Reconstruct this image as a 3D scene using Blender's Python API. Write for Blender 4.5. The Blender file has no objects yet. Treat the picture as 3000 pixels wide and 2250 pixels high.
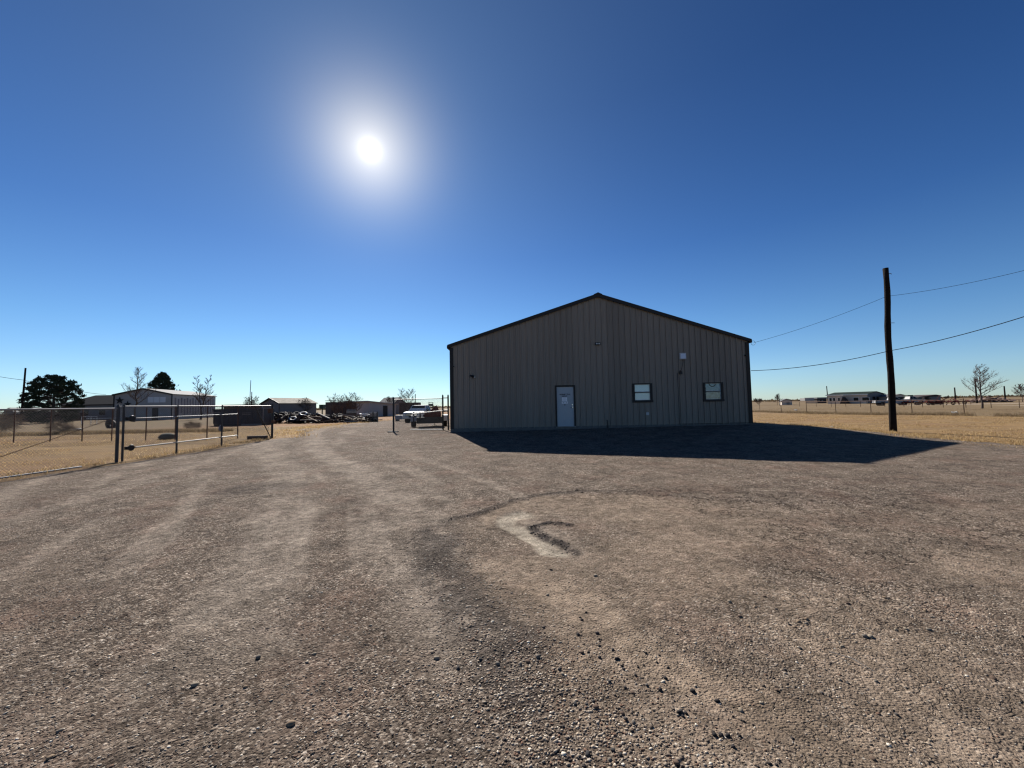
import bpy, math, random
import numpy as np
from mathutils import Vector, Matrix, Euler

SC = bpy.context.scene
COL = SC.collection
R = math.radians
rnd = random.Random(7)
rng = np.random.default_rng(11)

# ------------------------------------------------------------------ camera
PITCH, ROLL, EYE, F = R(3.1), R(1.1), 1.6, 1127.0
cd = bpy.data.cameras.new('camera'); cam = bpy.data.objects.new('camera', cd); COL.objects.link(cam)
cd.sensor_width = 36; cd.lens = F / 3000 * 36; cd.clip_start = 0.05; cd.clip_end = 8000
cam.location = (0, 0, EYE)
cam.rotation_mode = 'QUATERNION'
cam.rotation_quaternion = (Matrix.Rotation(R(90) + PITCH, 3, 'X') @ Matrix.Rotation(-ROLL, 3, 'Z')).to_quaternion()
SC.camera = cam

# ------------------------------------------------------------------ sky, sun, exposure
SUN_EL, SUN_AZ = R(33.0), R(-20.3)          # azimuth from +Y towards +X
sdir = Vector((math.sin(SUN_AZ) * math.cos(SUN_EL), math.cos(SUN_AZ) * math.cos(SUN_EL), math.sin(SUN_EL)))
W = bpy.data.worlds.new('World'); SC.world = W; W.use_nodes = True
wn, wl = W.node_tree.nodes, W.node_tree.links
wn.clear()
wo = wn.new('ShaderNodeOutputWorld'); bg = wn.new('ShaderNodeBackground')
sky = wn.new('ShaderNodeTexSky'); sky.sky_type = 'NISHITA'; sky.sun_disc = False
sky.sun_elevation = SUN_EL; sky.sun_rotation = SUN_AZ
sky.altitude = 1100; sky.air_density = 1.0; sky.dust_density = 0.15; sky.ozone_density = 3.0
bg.inputs['Strength'].default_value = 0.05
tint = wn.new('ShaderNodeMix'); tint.data_type = 'RGBA'; tint.blend_type = 'MULTIPLY'; tint.inputs[0].default_value = 1
# deeper blue overhead, pale cyan at the skyline, by height above the horizon only
tcz = wn.new('ShaderNodeTexCoord'); spz = wn.new('ShaderNodeSeparateXYZ'); wl.new(tcz.outputs['Generated'], spz.inputs[0])
rz_ = wn.new('ShaderNodeValToRGB'); wl.new(spz.outputs['Z'], rz_.inputs[0])
EL = [(0.0, (.74, .92, 1.12)), (.06, (.77, .97, 1.16)), (.17, (.58, .86, 1.09)), (.36, (.325, .60, .93)), (.62, (.19, .42, .72)), (1.0, (.155, .35, .60))]
for i_, (p_, c_) in enumerate(EL):
    e_ = rz_.color_ramp.elements[i_] if i_ < 2 else rz_.color_ramp.elements.new(p_)
    e_.position = p_; e_.color = (*[q / 2 for q in c_], 1)
dbl = wn.new('ShaderNodeVectorMath'); dbl.operation = 'SCALE'; dbl.inputs['Scale'].default_value = 2.0
wl.new(rz_.outputs[0], dbl.inputs[0]); wl.new(dbl.outputs[0], tint.inputs[7])
wl.new(sky.outputs[0], tint.inputs[6])
# the bright air round the sun itself
tc = wn.new('ShaderNodeTexCoord'); dt = wn.new('ShaderNodeVectorMath'); dt.operation = 'DOT_PRODUCT'
dt.inputs[1].default_value = sdir
nrm = wn.new('ShaderNodeVectorMath'); nrm.operation = 'NORMALIZE'
wl.new(tc.outputs['Generated'], nrm.inputs[0]); wl.new(nrm.outputs[0], dt.inputs[0])
ac = wn.new('ShaderNodeMath'); ac.operation = 'ARCCOSINE'; wl.new(dt.outputs['Value'], ac.inputs[0])
def halo(sig, amp, power=1.0):
    d = wn.new('ShaderNodeMath'); d.operation = 'DIVIDE'; wl.new(ac.outputs[0], d.inputs[0]); d.inputs[1].default_value = sig
    p = wn.new('ShaderNodeMath'); p.operation = 'POWER'; wl.new(d.outputs[0], p.inputs[0]); p.inputs[1].default_value = power
    m = wn.new('ShaderNodeMath'); m.operation = 'MULTIPLY'; wl.new(p.outputs[0], m.inputs[0]); m.inputs[1].default_value = -1
    e = wn.new('ShaderNodeMath'); e.operation = 'EXPONENT'; wl.new(m.outputs[0], e.inputs[0])
    a = wn.new('ShaderNodeMath'); a.operation = 'MULTIPLY'; wl.new(e.outputs[0], a.inputs[0]); a.inputs[1].default_value = amp
    return a
def colmul(a, col):
    v = wn.new('ShaderNodeVectorMath'); v.operation = 'SCALE'; v.inputs[0].default_value = col; wl.new(a.outputs[0], v.inputs['Scale']); return v
parts_ = [colmul(halo(R(.7), 13, 1.25), (1, .98, .93)), colmul(halo(R(2.4), 3.4, 1.2), (1, .92, .72)), colmul(halo(R(5.6), 6.6, 1.6), (1, .85, .56)), colmul(halo(R(26), 1.5, 1.4), (.60, .85, 1.0))]
acc = tint.outputs[2]
for p in parts_:
    ad = wn.new('ShaderNodeVectorMath'); ad.operation = 'ADD'; wl.new(acc, ad.inputs[0]); wl.new(p.outputs[0], ad.inputs[1]); acc = ad.outputs[0]
wl.new(acc, bg.inputs['Color']); wl.new(bg.outputs[0], wo.inputs['Surface'])
sl = bpy.data.lights.new('sun', 'SUN'); sl.energy = 5.0; sl.angle = R(0.55); sl.color = (1.0, .95, .87)
so = bpy.data.objects.new('sun', sl); COL.objects.link(so)
so.rotation_mode = 'QUATERNION'; so.rotation_quaternion = sdir.to_track_quat('Z', 'Y')
so.location = sdir * 50
VS = SC.view_settings
VS.view_transform = 'Standard'; VS.look = 'None'; VS.gamma = 1.0; VS.exposure = 0.9; VS.use_curve_mapping = False
SC.cycles.max_bounces = 5
SC.cycles.use_denoising = True
SC.cycles.denoising_prefilter = 'ACCURATE'
SC.cycles.denoising_input_passes = 'RGB_ALBEDO_NORMAL'
SC.cycles.filter_width = 1.25

# ------------------------------------------------------------------ helpers
def at(px, py, D):                         # a point at depth D that photo pixel (px, py) looks at
    u, v = (px - 1500) / F, (1125 - py) / F
    c, s = math.cos(ROLL), math.sin(ROLL)
    x, y = u * c + v * s, -u * s + v * c
    Y, Z = math.cos(PITCH) - y * math.sin(PITCH), math.sin(PITCH) + y * math.cos(PITCH)
    return Vector((x / Y * D, D, EYE + Z / Y * D))
def ss(a, b, x):
    t = np.clip((x - a) / (b - a), 0, 1); return t * t * (3 - 2 * t)
def hash2(ix, iy, seed):
    n = (ix.astype(np.int64) * 374761393 + iy.astype(np.int64) * 668265263 + seed * 974634777) & 0xffffffff
    n = ((n ^ (n >> 13)) * 1274126177) & 0xffffffff
    n = n ^ (n >> 16)
    return (n & 0xffff) / 65535.0
def vnoise(x, y, seed=0):
    x = np.asarray(x, float); y = np.asarray(y, float)
    ix, iy = np.floor(x), np.floor(y); fx, fy = x - ix, y - iy
    fx, fy = fx * fx * (3 - 2 * fx), fy * fy * (3 - 2 * fy)
    a, b = hash2(ix, iy, seed), hash2(ix + 1, iy, seed); c, d = hash2(ix, iy + 1, seed), hash2(ix + 1, iy + 1, seed)
    return a + (b - a) * fx + (c - a) * fy + (a - b - c + d) * fx * fy
def fbm(x, y, oct=4, seed=0):
    s, amp, t = 0, 1., 0
    for o in range(oct):
        s = s + amp * vnoise(x * 2 ** o, y * 2 ** o, seed + o * 17); t += amp; amp *= .5
    return s / t
def terrain(x, y):
    x = np.asarray(x, float); y = np.asarray(y, float)
    A = ss(13.3, 19.2, y); B = 1 - ss(24, 42, y)
    h = .27 + .10 * np.clip((x + 3.2) / 15, 0, 1)
    side = (1 - .8 * ss(12.5, 17, x)) * (1 - .55 * ss(3.6, 9, -x))
    z = .06 * ss(3, 8, y) * (1 - ss(24, 42, y)) + A * B * (h - .06) * side
    z = z - .1 * ss(25, 45, y) * (1 - ss(200, 400, y))
    return z + .03 * (fbm(x / 7 + 3, y / 7, 2, 5) - .5) * ss(2, 6, np.hypot(x, y - 3))
def tz(x, y): return float(terrain(x, y))

MATS = {}
def mat(name, col, rough=.7, metal=0.0, spec=.4, noise=None, bump=None, clear=0.0):
    """noise = (scale, amount, second colour); bump = (scale, strength, distance)"""
    if name in MATS: return MATS[name]
    m = bpy.data.materials.new(name); m.use_nodes = True
    n, l = m.node_tree.nodes, m.node_tree.links
    b = n['Principled BSDF']
    b.inputs['Base Color'].default_value = (*col, 1); b.inputs['Roughness'].default_value = rough
    b.inputs['Metallic'].default_value = metal; b.inputs['Specular IOR Level'].default_value = spec
    b.inputs['Coat Weight'].default_value = clear
    if noise or bump:
        g = n.new('ShaderNodeTexCoord')
    if noise:
        t = n.new('ShaderNodeTexNoise'); t.inputs['Scale'].default_value = noise[0]; t.inputs['Detail'].default_value = 6
        t.inputs['Roughness'].default_value = .65
        l.new(g.outputs['Object'], t.inputs['Vector'])
        r = n.new('ShaderNodeMapRange'); r.inputs[1].default_value = .35; r.inputs[2].default_value = .68
        r.inputs[4].default_value = noise[1]; l.new(t.outputs[0], r.inputs[0])
        x = n.new('ShaderNodeMix'); x.data_type = 'RGBA'; x.inputs[6].default_value = (*col, 1); x.inputs[7].default_value = (*noise[2], 1)
        l.new(r.outputs[0], x.inputs[0]); l.new(x.outputs[2], b.inputs['Base Color'])
    if bump:
        t2 = n.new('ShaderNodeTexNoise'); t2.inputs['Scale'].default_value = bump[0]; t2.inputs['Detail'].default_value = 5
        l.new(g.outputs['Object'], t2.inputs['Vector'])
        bp = n.new('ShaderNodeBump'); bp.inputs['Strength'].default_value = bump[1]; bp.inputs['Distance'].default_value = bump[2]
        l.new(t2.outputs[0], bp.inputs['Height']); l.new(bp.outputs[0], b.inputs['Normal'])
    MATS[name] = m; return m

class MB:
    def __init__(s): s.v = []; s.f = []
    def add(s, vs, fs):
        o = len(s.v); s.v += [tuple(v) for v in vs]; s.f += [tuple(i + o for i in f) for f in fs]; return s
    def box(s, c, d, rot=None):
        vs = [Vector((x * d[0] / 2, y * d[1] / 2, z * d[2] / 2)) for x in (-1, 1) for y in (-1, 1) for z in (-1, 1)]
        if rot is not None:
            M = rot if isinstance(rot, Matrix) else Euler(rot).to_matrix(); vs = [M @ v for v in vs]
        return s.add([v + Vector(c) for v in vs], [(0, 1, 3, 2), (4, 6, 7, 5), (0, 4, 5, 1), (2, 3, 7, 6), (0, 2, 6, 4), (1, 5, 7, 3)])
    def bb(s, x0, x1, y0, y1, z0, z1): return s.box(((x0 + x1) / 2, (y0 + y1) / 2, (z0 + z1) / 2), (abs(x1 - x0), abs(y1 - y0), abs(z1 - z0)))
    def tube(s, pts, r, n=6, cap=True):
        pts = [Vector(p) for p in pts]; k = len(pts)
        rr = r if isinstance(r, (list, tuple)) else [r] * k
        up = None; vs = []
        for i, p in enumerate(pts):
            t = (pts[min(i + 1, k - 1)] - pts[max(i - 1, 0)])
            if t.length < 1e-9: t = Vector((0, 0, 1))
            t.normalize()
            if up is None: up = Vector((0, 0, 1)) if abs(t.z) < .9 else Vector((1, 0, 0))
            a = t.cross(up); a.normalize(); b = a.cross(t); up = b
            for j in range(n):
                q = 2 * math.pi * j / n; vs.append(p + (a * math.cos(q) + b * math.sin(q)) * rr[i])
        fs = [(i * n + j, i * n + (j + 1) % n, (i + 1) * n + (j + 1) % n, (i + 1) * n + j) for i in range(k - 1) for j in range(n)]
        if cap and n > 2: fs += [tuple(range(n - 1, -1, -1)), tuple((k - 1) * n + j for j in range(n))]
        return s.add(vs, fs)
    def prism(s, poly, axis, a, b):
        """poly in the two other axes; extruded along axis from a to b"""
        n = len(poly)
        def P(p, t): return {'x': (t, p[0], p[1]), 'y': (p[0], t, p[1]), 'z': (p[0], p[1], t)}[axis]
        vs = [P(p, a) for p in poly] + [P(p, b) for p in poly]
        return s.add(vs, [tuple(range(n)), tuple(range(2 * n - 1, n - 1, -1))] + [(i, (i + 1) % n, n + (i + 1) % n, n + i) for i in range(n)])
    def torus(s, c, R0, r, axis, n=16, m=8, squash=1.0):
        c = Vector(c); ax = Vector(axis).normalized(); u = ax.orthogonal().normalized(); w = ax.cross(u); vs = []
        for i in range(n):
            q = 2 * math.pi * i / n; d = u * math.cos(q) + w * math.sin(q)
            for j in range(m):
                p = 2 * math.pi * j / m; vs.append(c + d * (R0 + r * math.cos(p)) + ax * (r * squash * math.sin(p)))
        return s.add(vs, [(i * m + j, i * m + (j + 1) % m, ((i + 1) % n) * m + (j + 1) % m, ((i + 1) % n) * m + j) for i in range(n) for j in range(m)])
    def build(s, name, m, parent=None, smooth=False, loc=None, kind=None, label=None):
        me = bpy.data.meshes.new(name); me.from_pydata(s.v, [], s.f); me.validate(); me.update()
        me.materials.append(m)
        if smooth: me.polygons.foreach_set('use_smooth', [True] * len(me.polygons))
        o = bpy.data.objects.new(name, me); COL.objects.link(o)
        if parent is not None: o.parent = parent
        if loc is not None: o.location = loc
        if kind: o['kind'] = kind
        if label: o['label'] = label
        return o
def npmesh(name, verts, faces, m, smooth=False):
    """verts (n,3), faces (k,3 or 4) arrays"""
    me = bpy.data.meshes.new(name); k = faces.shape[1]
    me.vertices.add(len(verts)); me.vertices.foreach_set('co', verts.astype(np.float32).ravel())
    me.loops.add(faces.size); me.loops.foreach_set('vertex_index', faces.astype(np.int32).ravel())
    me.polygons.add(len(faces)); me.polygons.foreach_set('loop_start', np.arange(0, faces.size, k, dtype=np.int32))
    me.update(calc_edges=True); me.materials.append(m)
    if smooth: me.polygons.foreach_set('use_smooth', np.ones(len(faces), bool))
    o = bpy.data.objects.new(name, me); COL.objects.link(o); return o
def vattr(o, name, rgba):
    a = o.data.attributes.new(name, 'FLOAT_COLOR', 'POINT'); a.data.foreach_set('color', rgba.astype(np.float32).ravel())
def tag(o, label=None, cat=None, group=None, kind=None):
    if label: o['label'] = label
    if cat: o['category'] = cat
    if group: o['group'] = group
    if kind: o['kind'] = kind
    return o
def thing(name, label, cat, loc=(0, 0, 0), rz=0, group=None):
    o = bpy.data.objects.new(name, None); COL.objects.link(o); o.location = loc; o.rotation_euler = (0, 0, rz)
    o.empty_display_size = .2
    return tag(o, label, cat, group)
def copy_tree(o, parent=None):
    c = o.copy(); COL.objects.link(c)
    if parent is not None: c.parent = parent
    for ch in [q for q in bpy.data.objects if q.parent == o]: copy_tree(ch, c)
    return c

# ------------------------------------------------------------------ materials
M_galv = mat('galvanised_steel', (.22, .22, .225), .55, .5, noise=(9, .6, (.25, .24, .23)))
M_wire = mat('chain_link_wire', (.10, .09, .085), .7, .0, .2)
M_post = mat('aged_grey_post', (.07, .068, .068), .7, .0, .25, noise=(6, .6, (.035, .03, .03)))
M_cable = mat('black_cable', (.01, .01, .01), .95, 0, .05)
M_rust = mat('rusted_steel', (.13, .06, .035), .8, .2, noise=(6, .8, (.05, .03, .022)), bump=(40, .3, .01))
M_dark = mat('dark_painted_steel', (.012, .012, .014), .5, 0, .35)
M_trim = mat('dark_brown_trim', (.016, .013, .012), .55, 0, .3)
M_panel = mat('tan_wall_panel', (.245, .210, .174), .6, 0, .2, noise=(1.3, .6, (.198, .170, .142)), bump=(3, .08, .02))
M_conc = mat('concrete', (.14, .13, .12), .9, noise=(5, .8, (.08, .075, .07)), bump=(30, .4, .01))
M_white = mat('white_paint', (.72, .72, .70), .45, noise=(3, .4, (.55, .54, .5)))
_n, _l = M_panel.node_tree.nodes, M_panel.node_tree.links
_t = [q for q in _n if q.bl_idname == 'ShaderNodeTexNoise'][0]; _mp = _n.new('ShaderNodeMapping'); _mp.inputs['Scale'].default_value = (3.5, 3.5, .35); _l.new(_t.inputs['Vector'].links[0].from_socket, _mp.inputs[0]); _l.new(_mp.outputs[0], _t.inputs['Vector'])
_oi = _n.new('ShaderNodeObjectInfo'); _mr = _n.new('ShaderNodeMapRange'); _mr.inputs[3].default_value = .88; _mr.inputs[4].default_value = 1.08; _l.new(_oi.outputs['Random'], _mr.inputs[0])
_b = _n['Principled BSDF']; _src = _b.inputs['Base Color'].links[0].from_socket; _sc = _n.new('ShaderNodeVectorMath'); _sc.operation = 'SCALE'; _l.new(_src, _sc.inputs[0]); _l.new(_mr.outputs[0], _sc.inputs['Scale']); _l.new(_sc.outputs[0], _b.inputs['Base Color'])
M_door = mat('white_steel_door', (.36, .385, .41), .4, noise=(2, .5, (.28, .31, .34)))
M_blk = mat('black_rubber', (.015, .015, .016), .75, bump=(60, .3, .01))
M_wood = mat('weathered_wood', (.22, .15, .10), .9, noise=(8, .8, (.10, .07, .05)), bump=(30, .5, .01))
M_grayw = mat('grey_plank', (.30, .27, .24), .9, noise=(8, .8, (.14, .12, .10)))
M_red = mat('faded_red_paint', (.10, .012, .010), .7, 0, .15, noise=(7, .7, (.04, .012, .010)))
M_bark = mat('grey_bark', (.075, .055, .045), .95)
M_twig = mat('bare_twigs', (.085, .06, .05), .95)
M_needle = mat('pine_needles', (.028, .038, .018), .85, noise=(.8, .7, (.012, .02, .010)))
M_pglass = mat('dark_vehicle_glass', (.008, .010, .012), .12, 0, .25)
M_chrome = mat('chrome', (.6, .6, .6), .2, 1)
M_steelw = mat('white_metal_siding', (.34, .33, .33), .6, noise=(.9, .8, (.32, .29, .26)))
M_roofg = mat('grey_metal_roof', (.16, .16, .165), .75, .0, .15, noise=(.5, .8, (.09, .09, .095)))
M_droof = mat('dark_shingle_roof', (.018, .019, .024), .95, 0, .1, noise=(2, .6, (.010, .011, .015)))
M_groof = mat('green_roof', (.012, .022, .018), .9, 0, .1)
M_cream = mat('cream_siding', (.52, .44, .37), .7, noise=(1, .5, (.4, .34, .28)))
M_grey = mat('grey_siding', (.16, .15, .15), .7, noise=(1, .5, (.11, .1, .1)))
M_brown = mat('brown_boards', (.06, .04, .035), .85, noise=(2, .8, (.03, .02, .018)))
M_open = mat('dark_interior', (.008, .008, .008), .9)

# ------------------------------------------------------------------ ground materials
def ground_material():
    m = bpy.data.materials.new('dry_field_ground'); m.use_nodes = True
    n, l = m.node_tree.nodes, m.node_tree.links; b = n['Principled BSDF']
    b.inputs['Roughness'].default_value = .95; b.inputs['Specular IOR Level'].default_value = .1
    g = n.new('ShaderNodeNewGeometry')
    def noise(sc, det=5, stretch=None):
        t = n.new('ShaderNodeTexNoise'); t.inputs['Scale'].default_value = sc; t.inputs['Detail'].default_value = det; t.inputs['Roughness'].default_value = .65
        if stretch:
            mp = n.new('ShaderNodeMapping'); mp.inputs['Scale'].default_value = stretch
            l.new(g.outputs['Position'], mp.inputs[0]); l.new(mp.outputs[0], t.inputs[0])
        else: l.new(g.outputs['Position'], t.inputs[0])
        return t
    def mr(src, a, c, lo=0., hi=1.):
        r = n.new('ShaderNodeMapRange'); r.inputs[1].default_value = a; r.inputs[2].default_value = c; r.inputs[3].default_value = lo; r.inputs[4].default_value = hi
        l.new(src, r.inputs[0]); return r.outputs[0]
    def mix(fac, a, c):
        x = n.new('ShaderNodeMix'); x.data_type = 'RGBA'
        l.new(fac, x.inputs[0])
        for i, q in ((6, a), (7, c)):
            if isinstance(q, tuple): x.inputs[i].default_value = (*q, 1)
            else: l.new(q, x.inputs[i])
        return x.outputs[2]
    at_ = n.new('ShaderNodeAttribute'); at_.attribute_name = 'zones'
    sp = n.new('ShaderNodeSeparateColor'); l.new(at_.outputs['Color'], sp.inputs[0])
    straw = mix(mr(noise(.35, 6).outputs[0], .38, .64), (0.2527, 0.1579, 0.0698), (0.1853, 0.1184, 0.0598))
    straw = mix(mr(noise(.16, 5).outputs[0], .48, .66, 0., .7), straw, (0.1684, 0.0833, 0.0449))
    straw = mix(mr(noise(1.1, 6, (.35, 1.6, 1)).outputs[0], .47, .72), straw, (0.0842, 0.0482, 0.0299))
    straw = mix(mr(noise(16, 4).outputs[0], .42, .70), straw, (0.3032, 0.2105, 0.1097))
    weeds = mix(mr(noise(.5, 6).outputs[0], .4, .62), (0.1754, 0.1247, 0.0694), (0.1316, 0.0903, 0.0531))
    weeds = mix(mr(noise(9, 5).outputs[0], .45, .7), weeds, (0.2018, 0.1462, 0.0817))
    dirt = mix(mr(noise(.6, 6).outputs[0], .4, .65), (0.2456, 0.1333, 0.0613), (0.1842, 0.0989, 0.0490))
    c = mix(sp.outputs[0], straw, weeds); c = mix(sp.outputs[1], c, dirt); c = mix(sp.outputs[2], c, (0.2895, 0.2279, 0.1634))
    l.new(c, b.inputs['Base Color'])
    bp = n.new('ShaderNodeBump'); bp.inputs['Strength'].default_value = 1.0; bp.inputs['Distance'].default_value = .06
    l.new(noise(14, 6).outputs[0], bp.inputs['Height']); l.new(bp.outputs[0], b.inputs['Normal'])
    return m
def lot_material():
    m = bpy.data.materials.new('worn_gravel_asphalt'); m.use_nodes = True
    n, l = m.node_tree.nodes, m.node_tree.links; b = n['Principled BSDF']
    b.inputs['Roughness'].default_value = .95; b.inputs['Specular IOR Level'].default_value = .04
    g = n.new('ShaderNodeNewGeometry')
    def tex(kind, sc, **kw):
        t = n.new(kind); t.inputs['Scale'].default_value = sc; l.new(g.outputs['Position'], t.inputs['Vector'])
        for k, v in kw.items():
            if k in ('feature', 'distance'): setattr(t, k, v)
            else: t.inputs[k].default_value = v
        return t
    def mr(src, a, c, lo=0., hi=1.):
        r = n.new('ShaderNodeMapRange'); r.inputs[1].default_value = a; r.inputs[2].default_value = c; r.inputs[3].default_value = lo; r.inputs[4].default_value = hi
        l.new(src, r.inputs[0]); return r.outputs[0]
    def mix(fac, a, c):
        x = n.new('ShaderNodeMix'); x.data_type = 'RGBA'
        if isinstance(fac, float): x.inputs[0].default_value = fac
        else: l.new(fac, x.inputs[0])
        for i, q in ((6, a), (7, c)):
            if isinstance(q, tuple): x.inputs[i].default_value = (*q, 1)
            else: l.new(q, x.inputs[i])
        return x.outputs[2]
    def mth(op, a, c):
        x = n.new('ShaderNodeMath'); x.operation = op
        for i, q in ((0, a), (1, c)):
            if isinstance(q, float): x.inputs[i].default_value = q
            else: l.new(q, x.inputs[i])
        return x.outputs[0]
    HA = n.new('ShaderNodeAttribute'); HA.attribute_name = 'hollow'
    A = n.new('ShaderNodeAttribute'); A.attribute_name = 'zones'; sp = n.new('ShaderNodeSeparateColor'); l.new(A.outputs['Color'], sp.inputs[0])
    sand, dark, crk, track = sp.outputs[0], sp.outputs[1], sp.outputs[2], A.outputs['Alpha']
    v1 = tex('ShaderNodeTexVoronoi', 70.); v2 = tex('ShaderNodeTexVoronoi', 27.)
    cr = n.new('ShaderNodeValToRGB'); s2 = n.new('ShaderNodeSeparateColor'); l.new(v1.outputs['Color'], s2.inputs[0]); l.new(s2.outputs[0], cr.inputs[0])
    e = cr.color_ramp.elements; e[0].position = 0; e[0].color = (0.0526, 0.0396, 0.0324, 1); e[1].position = 1; e[1].color = (0.5472, 0.4677, 0.3887, 1)
    for p, c in ((.35, (0.1315, 0.1007, 0.0788)), (.72, (0.2158, 0.1694, 0.1327)), (.9, (0.3263, 0.2650, 0.2104))):
        q = e.new(p); q.color = (*c, 1)
    base = cr.outputs[0]
    v4 = tex('ShaderNodeTexVoronoi', 34., Randomness=1.); s5 = n.new('ShaderNodeSeparateColor'); l.new(v4.outputs['Color'], s5.inputs[0])
    pit = mth('MULTIPLY', mr(s5.outputs[0], .80, .82), mr(v4.outputs['Distance'], .22, .34, 1., 0.)); chip = mth('MULTIPLY', mr(s5.outputs[1], .90, .92), mr(v4.outputs['Distance'], .15, .25, 1., 0.))
    big = tex('ShaderNodeTexNoise', .45, Detail=6., Roughness=.6)
    base = mix(mr(big.outputs[0], .40, .62, 0., .45), base, (0.1895, 0.1477, 0.1156))
    rd = tex('ShaderNodeTexNoise', 1.1, Detail=5., Roughness=.6)
    base = mix(mr(rd.outputs[0], .5, .68, 0., .5), base, (0.1926, 0.1232, 0.0936))
    md = tex('ShaderNodeTexNoise', 3.2, Detail=6., Roughness=.7)
    base = mix(mr(md.outputs[0], .50, .72, 0., .5), base, (0.0894, 0.0685, 0.0572))
    base = mix(mth('MULTIPLY', track, .72), base, (0.3156, 0.2598, 0.2104))
    sandc = mix(mr(tex('ShaderNodeTexNoise', 22., Detail=5.).outputs[0], .4, .7), (0.3754, 0.2874, 0.2116), (0.2366, 0.1762, 0.1291))
    base = mix(mth('MULTIPLY', sand, .75), base, sandc)
    base = mix(mth('MULTIPLY', HA.outputs['Fac'], .62), base, (.48, .42, .335))
    base = mix(mth('MULTIPLY', dark, .8), base, (0.0253, 0.0219, 0.0238))
    vc = tex('ShaderNodeTexVoronoi', 7., feature='DISTANCE_TO_EDGE')
    wv = tex('ShaderNodeTexNoise', 6., Detail=3.)
    vm = n.new('ShaderNodeVectorMath'); vm.operation = 'MULTIPLY_ADD'; l.new(wv.outputs['Color'], vm.inputs[0]); vm.inputs[1].default_value = (.35, .35, .35)
    l.new(g.outputs['Position'], vm.inputs[2]); l.new(vm.outputs[0], vc.inputs['Vector'])
    ck = mth('MULTIPLY', mr(vc.outputs[0], .006, .042, .95, 0.), crk)
    base = mix(ck, base, (0.0473, 0.0374, 0.0324))
    base = mix(mth('MULTIPLY', pit, .75), base, (0.0359, 0.0308, 0.0300)); base = mix(mth('MULTIPLY', chip, .7), base, (0.5549, 0.5132, 0.4493))
    nz = tex('ShaderNodeTexNoise', 11., Detail=9., Roughness=.82); nz2 = tex('ShaderNodeTexNoise', 1.7, Detail=7., Roughness=.7)
    gain = mth('MULTIPLY', mr(nz.outputs[0], .36, .64, .50, 1.62), mr(nz2.outputs[0], .36, .64, .74, 1.28))
    sc_ = n.new('ShaderNodeVectorMath'); sc_.operation = 'SCALE'; l.new(base, sc_.inputs[0]); l.new(gain, sc_.inputs['Scale'])
    l.new(sc_.outputs[0], b.inputs['Base Color'])
    h1 = mr(v1.outputs['Distance'], 0., .7, 1., 0.); s3 = n.new('ShaderNodeSeparateColor'); l.new(v2.outputs['Color'], s3.inputs[0])
    v3 = tex('ShaderNodeTexVoronoi', 130.); s4 = n.new('ShaderNodeSeparateColor'); l.new(v3.outputs['Color'], s4.inputs[0])
    h = mth('ADD', mth('MULTIPLY', mth('MULTIPLY', h1, s2.outputs[1]), .9), mth('MULTIPLY', s4.outputs[0], .35)); h = mth('ADD', h, mth('MULTIPLY', tex('ShaderNodeTexNoise', 9., Detail=8., Roughness=.75).outputs[0], 2.2))
    h = mth('SUBTRACT', h, mth('MULTIPLY', ck, 1.6))
    bp = n.new('ShaderNodeBump'); bp.inputs['Strength'].default_value = 1.0; bp.inputs['Distance'].default_value = .030
    l.new(h, bp.inputs['Height']); l.new(bp.outputs[0], b.inputs['Normal'])
    return m
M_ground, M_lot = ground_material(), lot_material()

# ------------------------------------------------------------------ ground sheet to the horizon
def lotL(y):
    return np.interp(y, [-8, 8, 13, 18.6, 20.5, 24, 28, 39, 50, 56], [-12.0, -11.95, -11.9, -11.8, -11.4, -13.6, -15.6, -18.0, -16.5, -15.0]) + (.35 + 1.3 * ss(20, 26, y)) * (fbm(y * .9, y * 0 + 1.3, 3, 3) - .5)
def lotR(y):
    return np.interp(y, [-8, 18.5, 20.5, 21, 40, 48, 56], [16.0, 15.9, 13.6, 12.9, 6, -4, -14.6]) + .5 * (fbm(y * .8, y * 0 + 7.7, 3, 4) - .5)
def graded(a, b, c0, c1, step, growth):
    """coordinates from a to b, fine (step) between c0 and c1, growing outwards"""
    mid = list(np.arange(c0, c1, step)); lo = []; hi = []; s = step; p = c0
    while p > a: s *= growth; p -= s; lo.append(max(p, a))
    s = step; p = mid[-1]
    while p < b: s *= growth; p += s; hi.append(min(p, b))
    return np.array(sorted(set(lo + mid + hi)))
def grid_faces(ny, nx):
    i = np.arange(ny - 1)[:, None] * nx + np.arange(nx - 1)[None, :]
    return np.stack([i, i + 1, i + nx + 1, i + nx], -1).reshape(-1, 4)
xs = graded(-3500, 3500, -45, 60, .6, 1.12); ys = graded(-150, 5000, -2, 70, .5, 1.10)
X, Y = np.meshgrid(xs, ys); Z = terrain(X, Y)
inlot = ss(0, .9, X - lotL(Y)) * ss(0, .9, lotR(Y) - X) * (Y > -7) * (1 - ss(50, 55, Y))
rough = np.clip(ss(11.8, 14, -X) + ss(16.5, 18.5, X), 0, 1)
Z = Z + rough * .10 * (fbm(X * .8, Y * .8, 3, 9) - .5) * (1 - ss(90, 200, Y)) - .08 * inlot
zones = np.zeros(X.shape + (4,))
ybrown = ss(33.5, 36, X) * ss(0, 5, Y) + ss(24, 30, Y) * ss(13, 16, -X) * (1 - ss(24, 20, X * 0 + 30))
nn = fbm(X / 9, Y / 9, 3, 21)
zones[..., 0] = np.clip(ss(33.8, 35.6, X + nn * 1.2) + ss(27, 34, Y + 8 * nn) * ss(12, 16, -X - 6 * (nn - .5)) * (1 - ss(-34, -22, X) * ss(30, 36, Y)) + ss(60, 110, Y), 0, 1)
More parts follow.
